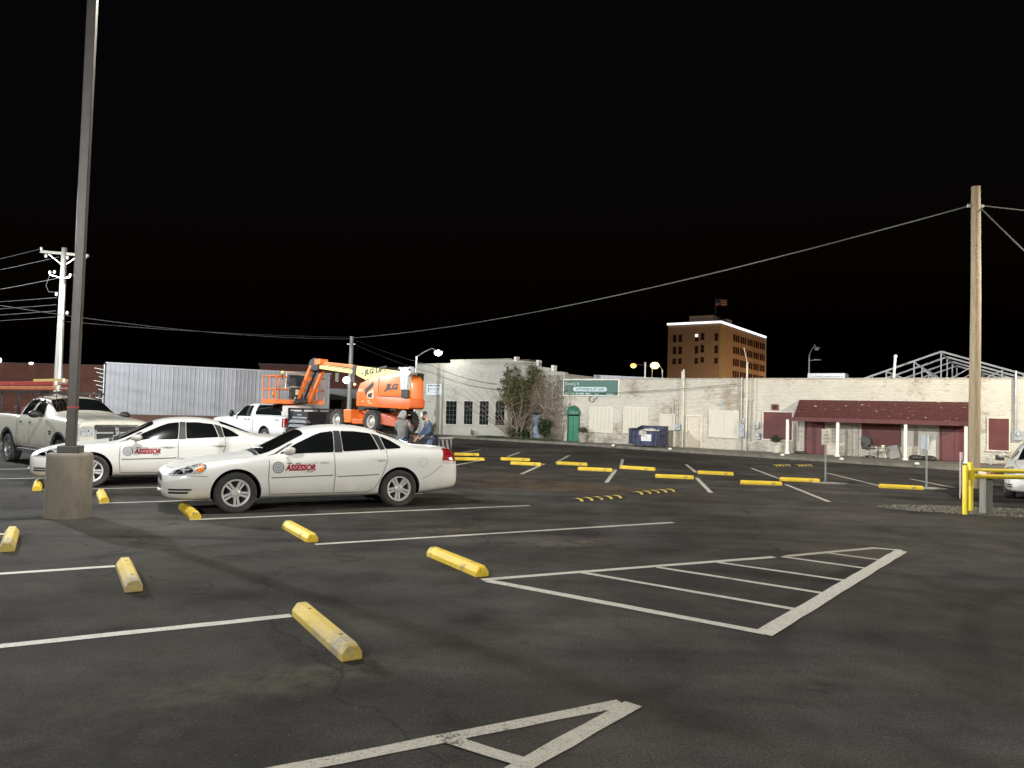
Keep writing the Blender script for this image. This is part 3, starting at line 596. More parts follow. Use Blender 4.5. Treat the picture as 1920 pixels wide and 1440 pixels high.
# ---- white corrugated metal building on the left, brick blocks behind it
MET = [mat('white_sheet_%s' % n, c, .5, .15, var=.06, vs=1.5) for n, c in (('bright', (.335, .34, .365)), ('mid', (.305, .31, .33)), ('dull', (.27, .27, .29)))]
P0 = Vector((-27.4, 50.0, 0)); P1 = Vector((-14.2, 57.96, 0)); d = P1 - P0; LW = d.length
wbd = thing('metal_building', 'long white corrugated metal building on a low brown base at the left', 'building', P0, math.atan2(d.y, d.x))
BASEB = brick_mat('brown_base_brick', (.16, .075, .05), (.13, .06, .04), (.12, .09, .07), 1.0, stain=(.07, .045, .03))
MB().box(0, LW, 0, 10, -.2, .88).build('base_wall', BASEB, wbd); MB().box(.05, LW-.05, .35, 10, .88, 4.15).build('core', MET[2], wbd)
pw = 1.3; n = int(LW/pw)
for i in range(n):
    x0 = i*LW/n; x1 = (i+1)*LW/n - .012; q = MB(); prof = []
    k = 5; st = (x1-x0)/k
    for j in range(k): a = x0+j*st; prof += [(a, .06), (a+st*.62, .06), (a+st*.72, .047), (a+st*.9, .047)]
    prof.append((x1, .06)); top = 4.30 + random.uniform(-.004, .004)
    for (x, y) in prof: q.v += [(x, y, .84), (x, y, top)]
    m_ = len(prof); q.f = [(2*a, 2*a+2, 2*a+3, 2*a+1) for a in range(m_-1)]
    q.build('metal_panel', MET[(0, 0, 0, 1, 0, 0, 2, 0, 1, 2, 1, 0)[i % 12]], wbd)
MB().box(-.05, LW+.05, .0, .5, 4.30, 4.38).build('eaves_trim', mat('eaves', (.5,.5,.52), .5), wbd); MB().tube([(-.12, -.05, 0), (-.12, -.05, 4.2)], .06, 8).build('downpipe', GALV, wbd, 60)
for i in range(9): MB().bar((-.12, -.05, 1.6+i*.28), (-.42-.15*(i % 3), -.05, 1.7+i*.28), .04).build('bracket', WPAINT, wbd)
REDB = brick_mat('red_brown_brick', (.20, .075, .048), (.16, .06, .04), (.14, .085, .06), 1.0, stain=(.08, .04, .03))
b1 = thing('brick_warehouse', 'dark red brick warehouse wall behind the beige pickup', 'building', (-46, 60.5, 0), math.atan2(-.02, 1)); MB().box(0, 14.2, 0, 8, -.2, 4.55).build('wall', REDB, b1); MB().box(-.05, 14.25, -.06, 8.05, 4.55, 4.65).build('coping', mat('dark_coping', (.12,.08,.07), .8), b1)
for i in range(6): MB().box(1.2+i*2.2, 2.2+i*2.2, -.03, 0, 1.6, 3.1).build('bricked_window', BASEB, b1)
b2 = thing('brick_store_building', 'dark brown brick store with lit upper windows behind the lift', 'building', (-25.6, 75, 0), R(4)); MB().box(0, 14, 0, 10, -.2, 5.7).build('wall', REDB, b2); MB().box(-.1, 14.1, -.15, 10, 5.7, 5.95).build('cornice', mat('dark_coping', (.12,.08,.07)), b2)
for i, (x, e) in enumerate(((.45, .25), (1.15, 1.5), (2.6, .12), (3.2, .10), (7.6, .03), (9.2, .02))): MB().box(x, x+.32, -.05, 0, 4.3, 5.2).build('window', mat('store_window_%d' % i, (.2,.15,.1), .3, emit=(1,.8,.55), es=e), b2)
MB().box(6, 13.8, -.08, 0, .1, 3.6).build('shop_front', mat('dark_shopfront', (.03,.022,.018), .3), b2)
MB().box(5.4, 10.5, -.12, 0, .2, 2.4).build('lower_panel', mat('brown_timber', (.20, .10, .05), .7, var=.2), b2)
for x, z, e in ((10.2, 2.7, 3), (11.3, 2.3, 2), (9.6, 4.1, .6)): MB().sphere((x, -.25, z), .13).build('window_light', mat('warm_bulb', (.9,.8,.5), .5, emit=(1,.75,.35), es=3), b2, 60)

# ================================================================== VEHICLES (local x forward, y left, z up)
CARW = mat('white_car_paint', (.72, .72, .695), .36, 0, var=.015, vs=2, coat=.5, dirt=((.30, .25, .18), .20, .52))
TRIMB = mat('black_trim', (.015, .015, .016), .5, var=.2); TINT = mat('tinted_glass', (.006, .007, .007), .05, 0, var=.3, vs=1.5, spec=.5, coat=.3)
GAP = mat('panel_gap', (.16, .155, .145), .8); TYRE = mat('tyre_rubber', (.034, .033, .031), .82, var=.3, vs=14, bump=.25, bs=50, c2=(.075, .07, .06), cs=5, cw=(.5, .75))
ALLOY = mat('alloy_rim', (.66, .66, .65), .35, .3, var=.1); DARKIN = mat('wheel_well_black', (.008, .008, .008), .95); CHROME = mat('chrome', (.75, .75, .76), .14, 1.0, var=.06)
LENS = mat('headlight_lens', (.62, .63, .65), .14, .35, var=.4, vs=9, coat=1, c2=(.06, .06, .065), cs=9, cw=(.52, .60)); AMBER = mat('amber_lens', (.75, .20, .02), .2, coat=1, var=.2); REDL = mat('red_lens', (.32, .012, .016), .15, var=.35, vs=8, coat=1); CLEARL = mat('clear_lens', (.7, .68, .66), .15, coat=1)

def loft(stations, sub=2, cuts=(), mats=(CARW, DARKIN), arch_y=.5, creases=()):
    """half sections (y,z) mirrored into a closed skin, smoothed, wheel arches cut out"""
    n = len(stations[0][1]); bm = bmesh.new(); rows = []
    for x, pts in stations:
        L_ = [bm.verts.new((x, y, z)) for y, z in pts]
        Rr = [L_[i] if pts[i][0] == 0 else bm.verts.new((x, -pts[i][0], pts[i][1])) for i in range(n)]
        rows.append(L_ + [v for v in reversed(Rr) if v not in L_])
    m = len(rows[0])
    for a, b in zip(rows[:-1], rows[1:]):
        for i in range(m): bm.faces.new((a[i], a[(i+1) % m], b[(i+1) % m], b[i]))
    for r_ in (rows[0], rows[-1]):
        k = len(r_)                                           # ladder-fill the ends so they subdivide evenly
        half = n
        Ls = r_[:half]; Rs = [Ls[0]] + list(reversed(r_[half:])) + [Ls[-1]]
        for i in range(half-1):
            vs = [Ls[i], Ls[i+1], Rs[i+1], Rs[i]]; vs = [v for j, v in enumerate(vs) if v not in vs[:j]]
            if len(vs) >= 3: bm.faces.new(vs)
    bmesh.ops.recalc_face_normals(bm, faces=bm.faces)
    me = bpy.data.meshes.new('body'); bm.to_mesh(me); bm.free()
    for q in mats: me.materials.append(q)
    o = bpy.data.objects.new('tmp_body', me); col.objects.link(o)
    md = o.modifiers.new('s', 'SUBSURF'); md.levels = sub; md.render_levels = sub
    cutters = []
    for (cx, cz, r_) in cuts:
        for s in (1, -1):
            c = MB().lathe([(0, s*arch_y), (r_, s*arch_y), (r_, s*1.6), (0, s*1.6)], 40, 'y', (cx, 0, cz)).mesh('cut')
            c.materials.append(mats[0]); c.materials.append(mats[1]); c.polygons.foreach_set('material_index', [1]*len(c.polygons))
            co = bpy.data.objects.new('tmp_cut', c); col.objects.link(co); cutters.append(co)
            b = o.modifiers.new('b', 'BOOLEAN'); b.operation = 'DIFFERENCE'; b.solver = 'EXACT'; b.object = co
    dg = bpy.context.evaluated_depsgraph_get(); res = bpy.data.meshes.new_from_object(o.evaluated_get(dg))
    for c in cutters: bpy.data.objects.remove(c)
    bpy.data.objects.remove(o)
    res.polygons.foreach_set('use_smooth', [True]*len(res.polygons)); res.set_sharp_from_angle(angle=R(38))
    return res
def bvh_of(me): return BVHTree.FromPolygons([v.co.copy() for v in me.vertices], [tuple(p.vertices) for p in me.polygons])
def shoot(bv, a, b, view, s, off):
    """a point of a side (x,z), top (x,y) or end (y,z) view dropped on to the body skin"""
    if view == 'side': o, d = Vector((a, 3*s, b)), Vector((0, -s, 0))
    elif view == 'top': o, d = Vector((a, b, 4)), Vector((0, 0, -1))
    else: o, d = Vector((5*s, a, b)), Vector((-s, 0, 0))
    h = bv.ray_cast(o, d, 8)
    if h[0] is None: return None
    n = h[1] if h[1].dot(d) < 0 else -h[1]
    return h[0] + n*off
def patch(bv, poly, view='side', s=1, off=.004, step=.06):
    """a thin panel that follows the body skin inside an outline"""
    bm = bmesh.new(); vs = [bm.verts.new((p[0], p[1], 0)) for p in poly]; bm.faces.new(vs)
    xs = [p[0] for p in poly]; ys = [p[1] for p in poly]
    for lo, hi, no in ((min(xs), max(xs), (1,0,0)), (min(ys), max(ys), (0,1,0))):
        k = max(1, int((hi-lo)/step))
        for i in range(1, k):
            c = lo + (hi-lo)*i/k
            bmesh.ops.bisect_plane(bm, geom=bm.verts[:]+bm.edges[:]+bm.faces[:], plane_co=(c*no[0], c*no[1], 0), plane_no=no)
    bad = []
    for v in bm.verts:
        p = shoot(bv, v.co.x, v.co.y, view, s, off)
        if p is None: bad.append(v)
        else: v.co = p
    if bad: bmesh.ops.delete(bm, geom=bad, context='VERTS')
    bmesh.ops.recalc_face_normals(bm, faces=bm.faces)
    me = bpy.data.meshes.new('panel'); bm.to_mesh(me); bm.free()
    me.polygons.foreach_set('use_smooth', [True]*len(me.polygons))
    return me
def ribbon(bv, pts, w=.012, view='side', s=1, off=.002, step=.05):
    q = MB(); P = []
    for a, b in zip(pts[:-1], pts[1:]):
        d = math.dist(a, b); n = max(1, int(d/step))
        for i in range(n): P.append((a[0]+(b[0]-a[0])*i/n, a[1]+(b[1]-a[1])*i/n))
    P.append(pts[-1]); rows = []
    for i, p in enumerate(P):
        a = P[max(i-1, 0)]; b = P[min(i+1, len(P)-1)]; dx, dy = b[0]-a[0], b[1]-a[1]; l = math.hypot(dx, dy) or 1
        u = [shoot(bv, p[0]-k*dy/l*w/2, p[1]+k*dx/l*w/2, view, s, off) for k in (1, -1)]
        if None in u: continue
        q.v += [tuple(u[0]), tuple(u[1])]
    q.f = [(2*i, 2*i+1, 2*i+3, 2*i+2) for i in range(len(q.v)//2-1)]
    return q.mesh('seam')
def rnd(poly, r=.03, n=4):
    """outline with rounded corners"""
    out = []
    for i, p in enumerate(poly):
        a = Vector(poly[i-1]); b = Vector(p); c = Vector(poly[(i+1) % len(poly)])
        u = (a-b); v = (c-b); k = min(r, u.length*.45, v.length*.45); p0 = b+u.normalized()*k; p1 = b+v.normalized()*k
        for j in range(n+1): t = j/n; out.append(tuple((p0*(1-t)**2 + b*2*t*(1-t) + p1*t*t)))
    return out
def wrap_text(bv, txt, m, parent, x0, z0, height, width, s=1, sign=-1, shear=0., offset=0., name='lettering'):
    """letters laid on the body side; sign = -1 when the text runs towards the tail"""
    me = text_mesh(txt, 1.0, shear, offset); xs = [v.co.x for v in me.vertices]; mn, mx = min(xs), max(xs)
    for v in me.vertices:
        p = shoot(bv, x0 + sign*(v.co.x-mn)*width/(mx-mn), z0 + v.co.y*height/.72, 'side', s, .005)
        if p: v.co = p
    return obj(name, me, m, parent)

def make_wheel(r, w, rim_r, kind):
    """returns (hub mesh, tyre mesh, rim mesh), axis along y, outer face at +y"""
    h = w/2
    ty = MB().lathe([(rim_r, -h*.8), (rim_r+.02, -h*.95), (r*.90, -h), (r*.97, -h*.86), (r, -h*.6), (r, h*.6), (r*.97, h*.86), (r*.90, h), (rim_r+.02, h*.95), (rim_r, h*.8), (rim_r-.012, h*.6), (rim_r-.02, -h*.8), (rim_r, -h*.8)], 48, 'y').mesh('tyre', 35)
    hub = MB().lathe([(0, h*.10), (rim_r-.015, h*.10), (rim_r-.015, -h*.7), (0, -h*.7)], 32, 'y').mesh('wheel', 40)
    q = MB().lathe([(rim_r+.004, h*.84), (rim_r-.004, h*.90), (rim_r-.024, h*.84), (rim_r-.03, h*.3)], 48, 'y')
    if kind == 'sedan':                                         # five pairs of tapering spokes
        for k in range(5):
            for e in (-1, 1):
                a0 = R(90+72*k); 
                for (ri, ro, wi, wo, di, do, y0, y1) in ((.05, rim_r-.02, .016, .024, .018, .032, h*.62, h*.78),):
                    c, s_ = math.cos(a0), math.sin(a0); T = lambda rr, tt, y: (rr*c - tt*s_, y, rr*s_ + tt*c)
                    A = [T(ri, e*di-wi, y0), T(ri, e*di+wi, y0), T(ro, e*do+wo*.8, y1), T(ro, e*do-wo*.8, y1)]
                    B = [(p[0], h*.2, p[2]) for p in A]; q._add(A+B, [(0,1,2,3),(7,6,5,4),(0,4,5,1),(1,5,6,2),(2,6,7,3),(3,7,4,0)])
        q.lathe([(0, h*.80), (.045, h*.80), (.062, h*.68), (.062, h*.1)], 20, 'y')
        for k in range(5): a = R(126+72*k); q.lathe([(0, h*.66), (.011, h*.66), (.011, h*.2)], 8, 'y', (.062*1.25*math.cos(a), 0, .062*1.25*math.sin(a)))
    else:                                                       # deep dish truck rim with holes
        q.lathe([(rim_r-.03, h*.2), (rim_r*.62, h*.30), (rim_r*.40, h*.55), (rim_r*.36, h*.7), (rim_r*.25, h*.78), (0, h*.8)], 32, 'y')
        for k in range(8): a = R(45*k); q.lathe([(0, h*.46), (.02, h*.46), (.02, h*.3)], 8, 'y', (rim_r*.5*math.cos(a), 0, rim_r*.5*math.sin(a)))
    return hub, ty, q.mesh('rim', 35)
def put_wheel(car, meshes, x, y, z, side, steer=0.0, rimm=ALLOY):
    hub, ty, rim = meshes
    o = obj('wheel', hub, TRIMB, car); o.location = (x, y, z); o.rotation_euler = (0, R(random.uniform(0, 70)), (0 if side > 0 else math.pi) + steer)
    obj('tyre', ty, TYRE, o); obj('rim', rim, rimm, o); return o
def mirror_part(car, x, y, z, s, m, size=(.11, .09, .075)):
    q = MB().sphere((0, 0, 0), 1, 12, 8, size); b = q.build('wing_mirror', m, car, 60); b.location = (x, y+s*.11, z)
    st = MB().bar((.02, -s*.16, -.05), (.0, -s*.04, -.03), .05, .03).build('mirror_stalk', TRIMB, b)
    MB().lathe([(0, -.085*size[0]/.11), (.06, -.08*size[0]/.11)], 14, 'x', (-.02, 0, 0)).build('mirror_glass', TINT, b); return b

# ------------------------------------------------------------------ white county sedans
def sec(w, zb, zs, ws, zt_edge, wt, ztop, zmid=.50, tuck=.955):
    return [(0, zb), (w*.80, zb), (w*tuck, zb+.05), (w*.985, zb+(zmid-zb)*.55), (w, zmid+.06), (w*.985, zs-.10), (ws, zs), (wt, zt_edge), (wt*.55, zt_edge+(ztop-zt_edge)*.8), (0, ztop)]
SEDAN = [(2.49, sec(.50, .34, .575, .48, .60, .40, .61, .47)), (2.475, sec(.60, .28, .60, .575, .635, .47, .65, .47)), (2.42, sec(.705, .23, .63, .675, .67, .55, .69, .47)), (2.30, sec(.80, .20, .675, .765, .725, .60, .75)),
    (2.08, sec(.875, .19, .735, .835, .785, .645, .82)), (1.75, sec(.912, .19, .80, .865, .845, .68, .875)), (1.40, sec(.925, .19, .855, .875, .89, .71, .92)),
    (1.10, sec(.928, .19, .885, .87, .915, .72, .955)), (.88, sec(.928, .19, .895, .865, .945, .73, 1.03)), (.55, sec(.928, .19, .91, .86, 1.125, .685, 1.22)), (.25, sec(.928, .19, .925, .86, 1.29, .63, 1.37)),
    (.0, sec(.928, .19, .935, .86, 1.365, .605, 1.435)), (-.45, sec(.928, .19, .95, .86, 1.395, .595, 1.47)), (-.90, sec(.928, .19, .975, .86, 1.365, .595, 1.44)), (-1.25, sec(.928, .19, 1.0, .858, 1.275, .59, 1.345)),
    (-1.60, sec(.925, .19, 1.02, .845, 1.145, .60, 1.20)), (-1.84, sec(.915, .20, 1.02, .83, 1.075, .64, 1.105)), (-2.05, sec(.90, .22, 1.015, .81, 1.06, .64, 1.085)), (-2.35, sec(.862, .25, 1.0, .765, 1.05, .62, 1.075)),
    (-2.52, sec(.81, .27, .985, .70, 1.04, .56, 1.06)), (-2.59, sec(.77, .30, .93, .66, .985, .52, 1.01)), (-2.63, sec(.71, .34, .80, .62, .85, .48, .88)), (-2.645, sec(.60, .40, .70, .5, .72, .4, .74))]
sed_me = loft(SEDAN, 2, [(1.40, .325, .395), (-1.41, .325, .395)], arch_y=.55); sed_bv = bvh_of(sed_me)
sed_wheel = make_wheel(.338, .22, .222, 'sedan')
RED_TXT = mat('red_lettering', (.30, .012, .025), .4); BLK_TXT = mat('dark_grey_lettering', (.08, .08, .08), .5); SEALC = mat('seal_print', (.50, .52, .55), .4, var=.1)
def make_sedan(label, loc, ang, cfg):
    car = thing('parked_sedan', label, 'car', loc, ang, cfg.get('group')); bv = sed_bv
    car.scale = (1.03,)*3
    body = obj('body', sed_me, None, car)
    for s in (1, -1):
        gl = lambda P, nm='side_window': obj(nm, patch(bv, rnd(P, .035), 'side', s, .005), TINT, car)
        gl([(.72, .955), (.44, 1.115), (.12, 1.265), (-.02, 1.315), (-.235, 1.345), (-.205, .985)]); gl([(-.37, 1.345), (-.62, 1.345), (-.93, 1.31), (-1.03, 1.03), (-.37, .995)]); gl([(-1.10, 1.265), (-1.28, 1.19), (-1.46, 1.075), (-1.44, 1.05), (-1.15, 1.035)], 'quarter_window')
        obj('pillar_trim', patch(bv, [(-.245, 1.35), (-.36, 1.35), (-.36, .985), (-.215, .98)], 'side', s, .006), mat('pillar_grey', (.02, .02, .019), .55), car); obj('pillar_trim', patch(bv, [(-.945, 1.31), (-1.085, 1.27), (-1.14, 1.03), (-1.045, 1.025)], 'side', s, .006), mat('pillar_grey', (.10,.10,.095)), car)
        obj('pillar_trim', patch(bv, [(.92, .92), (.75, .955), (.46, 1.125), (.52, 1.125), (.80, .96)], 'side', s, .0035), TRIMB, car)
        d1 = ribbon(bv, [(.89, .90), (.90, .55), (.87, .29), (-.20, .285), (-.22, .60), (-.205, .975)], .013, 'side', s); obj('door_gap', d1, GAP, car)
        d2 = ribbon(bv, [(-.22, .285), (-.80, .285), (-.93, .33), (-1.07, .56), (-1.17, .85), (-1.16, 1.02)], .013, 'side', s); obj('door_gap', d2, GAP, car)
        for (a, b) in ((.86, -.19), (-.25, -1.02)):
            mo = obj('side_moulding', patch(bv, rnd([(a, .575), (b, .60), (b, .645), (a, .62)], .015), 'side', s, .014, .08), CARW, car); obj('moulding_shade', ribbon(bv, [(a-.01, .568), (b+.01, .593)], .022, 'side', s, .003), mat('moulding_shade_paint', (.16,.155,.14), .8), mo)  # strip below the moulding painted dark as the shade under it
        for hx, hz in ((-.02, .835), (-1.04, .865)):
            p0 = shoot(bv, hx, hz, 'side', s, .0); h_ = obj('door_handle', patch(bv, rnd([(hx+.13, hz-.018), (hx-.13, hz-.012), (hx-.13, hz+.022), (hx+.13, hz+.016)], .015), 'side', s, .022, .06), CARW, car)
            obj('handle_cup', patch(bv, rnd([(hx+.06, hz-.05), (hx-.09, hz-.045), (hx-.09, hz-.012), (hx+.06, hz-.016)], .02), 'side', s, .003), mat('handle_cup', (.45,.445,.42), .4), h_)
        mirror_part(car, .59, s*.90, 1.015, s, CARW)
        hp = [(2.42, .63), (2.31, .69), (2.12, .755), (1.93, .80), (1.85, .775), (1.87, .715), (1.94, .655), (2.06, .63)]
        hl = obj('headlight', patch(bv, rnd(hp, .03), 'side', s, .006, .04), LENS, car); obj('marker_lens', patch(bv, rnd([(2.02, .69), (1.96, .775), (1.895, .77), (1.91, .69), (1.95, .665)], .02), 'side', s, .010, .03), AMBER, hl)
        for (cx, cz, rr) in ((2.25, .665, .042), (2.12, .695, .05)): obj('reflector_bowl', patch(bv, [(cx+rr*1.3*math.cos(R(30*i)), cz+rr*.8*math.sin(R(30*i))) for i in range(12)], 'side', s, .009, .03), CHROME, hl)
        tl = obj('tail_light', patch(bv, rnd([(-2.26, .83), (-2.32, 1.04), (-2.50, 1.03), (-2.56, .80), (-2.40, .79)], .02), 'side', s, .006, .03), REDL, car)
        obj('reversing_lens', patch(bv, [(-2.25, .775), (-2.26, .83), (-2.56, .80), (-2.56, .755)], 'side', s, .007, .03), CLEARL, tl)
        obj('tail_light', patch(bv, rnd([(s*.50, .80), (s*.52, .99), (s*.76, .98), (s*.75, .80)], .02), 'end', -1, .006, .04), REDL, car)
        for (z0, z1, x1) in ((.375, .405, 2.08), (.325, .358, 2.13)): obj('bumper_slot', patch(bv, rnd([(2.40, z0), (2.40, z1), (x1-.02, z1), (x1, z0)], .01), 'side', s, .004, .04), TRIMB, car)
        obj('bumper_gap', ribbon(bv, [(2.44, .615), (2.1, .612), (1.84, .60)], .009, 'side', s), GAP, car); obj('bumper_gap', ribbon(bv, [(-1.84, .50), (-2.0, .56), (-2.25, .74)], .009, 'side', s), GAP, car)
        obj('rocker_line', ribbon(bv, [(.93, .235), (-.98, .235)], .010, 'side', s), mat('rocker_shade', (.42,.40,.36), .7), car)
        obj('wiper', MB().tube([(1.02, s*.1-.1, 1.005), (.93, s*.1+.38, 1.045)], .010, 6).mesh('wiper'), TRIMB, car)
        for wx in (1.40, -1.41): put_wheel(car, sed_wheel, wx, s*.80, .325, s)
        if cfg.get('seal'):
            se = obj('county_seal', patch(bv, [(.745+.098*math.cos(R(20*i)), .735+.098*math.sin(R(20*i))) for i in range(18)], 'side', s, .005, .05), SEALC, car)
            ring = [(.745+.088*math.cos(R(20*i)), .735+.088*math.sin(R(20*i))) for i in range(19)]; obj('seal_ring', ribbon(bv, ring, .012, 'side', s, .007), BLK_TXT, se); ring2 = [(.745+.055*math.cos(R(20*i)), .735+.055*math.sin(R(20*i))) for i in range(19)]; obj('seal_ring', ribbon(bv, ring2, .007, 'side', s, .007), BLK_TXT, se)
            for a in range(5): obj('seal_star', patch(bv, [(.745+.0, .735), (.745+.05*math.cos(R(72*a+75)), .735+.05*math.sin(R(72*a+75))), (.745+.02*math.cos(R(72*a+105)), .735+.02*math.sin(R(72*a+105)))], 'side', s, .008, .05), BLK_TXT, se)
            xs_, sg = ((.635, -1) if s > 0 else (.14, 1))
            wrap_text(bv, 'ASSESSOR', RED_TXT, car, xs_, .685, .098, .51, s, sg, .28, .05)
            for (a, w_) in ((.60, .10), (.46, .11)):
                q = [(a-w_*i/7, .795) for i in range(7)]
                for (px_, pz_) in q[:-1]: obj('small_lettering', patch(bv, [(px_, pz_-.004), (px_-.010, pz_-.004), (px_-.012, pz_+.016), (px_, pz_+.016)], 'side', s, .005), BLK_TXT, car)
            for i in range(7): px_ = .27-.016*i; obj('small_lettering', patch(bv, [(px_, .650), (px_-.009, .650), (px_-.009, .667), (px_, .667)], 'side', s, .005), BLK_TXT, car)
            obj('pin_line', ribbon(bv, [(.33, .80), (.08, .80)], .005, 'side', s, .004), GAP, car)
    obj('fuel_door', ribbon(bv, [(-1.87+.085*math.cos(R(20*i)), .80+.085*math.sin(R(20*i))) for i in range(19)], .007, 'side', 1), mat('faint_gap', (.42,.41,.39), .8), car)
    obj('windscreen', patch(bv, rnd([(1.02, -.66), (.60, -.60), (.27, -.53), (.27, .53), (.60, .60), (1.02, .66)], .04), 'top', 1, .005, .08), TINT, car)
    obj('rear_window', patch(bv, rnd([(-1.08, -.50), (-1.72, -.53), (-1.72, .53), (-1.08, .50)], .05), 'top', 1, .005, .08), TINT, car)
    obj('cowl_panel', patch(bv, [(1.10, -.66), (1.03, -.67), (1.03, .67), (1.10, .66)], 'top', 1, .004, .08), TRIMB, car)
    obj('bonnet_gap', ribbon(bv, [(1.12, .70), (1.5, .69), (2.0, .63), (2.33, .50), (2.39, 0), (2.33, -.50), (2.0, -.63), (1.5, -.69), (1.12, -.70)], .010, 'top', 1), GAP, car)
    obj('boot_gap', ribbon(bv, [(-1.78, .60), (-2.45, .52)], .010, 'top', 1), GAP, car); obj('boot_gap', ribbon(bv, [(-1.78, -.60), (-2.45, -.52)], .010, 'top', 1), GAP, car)
    gr = obj('grille', patch(bv, rnd([(-.40, .50), (-.42, .60), (.42, .60), (.40, .50)], .02), 'end', 1, .006, .05), TRIMB, car); obj('grille_bar', patch(bv, [(-.42, .54), (-.42, .565), (.42, .565), (.42, .54)], 'end', 1, .011, .05), CHROME, gr)
    obj('lower_grille', patch(bv, rnd([(-.36, .36), (-.38, .44), (.38, .44), (.36, .36)], .02), 'end', 1, .005, .05), TRIMB, car)
    for yy in (-.5, -.3, .3, .5): obj('bumper_stud', MB().sphere(tuple(shoot(bv, yy, .53, 'end', 1, .0)), .014).mesh('stud', 60), CHROME, car)
    MB().box(2.43, 2.53, .18, .36, .34, .37).build('bumper_tag_bracket', WPAINT, car, None, .01)
    return car
def axle_frame(front, rear, track=.80, wb=2.81, k=1.03):
    """place a car by where its near (left) wheels stand"""
    f = Vector((front[0], front[1], 0)); r_ = Vector((rear[0], rear[1], 0)); h = (f-r_).normalized(); nl = Vector((-h.y, h.x, 0))
    return ((f+r_)/2 - nl*(track+.10)*k, math.atan2(h.y, h.x))
loc, ang = axle_frame((-4.60, 12.55), (-2.06, 13.94)); make_sedan('white sedan lettered ASSESSOR in red, the nearer of the two and shown whole', loc, ang, dict(seal=1, group='white county sedans'))
h2 = Vector((math.cos(ang), math.sin(ang), 0)); f2 = Vector((-8.62, 15.72, 0)) + h2*.20; loc2, _a = axle_frame((f2.x, f2.y), (f2.x-h2.x*2.9, f2.y-h2.y*2.9)); make_sedan('white sedan lettered ASSESSOR in red, partly hidden by the concrete pole base', loc2, ang, dict(seal=1, group='white county sedans'))
# the car cut by the right edge of the picture
c3 = make_sedan('white car nose cut off by the right edge behind the yellow rail', (14.2, 19.5, 0), math.atan2(-.8, -.6), {})

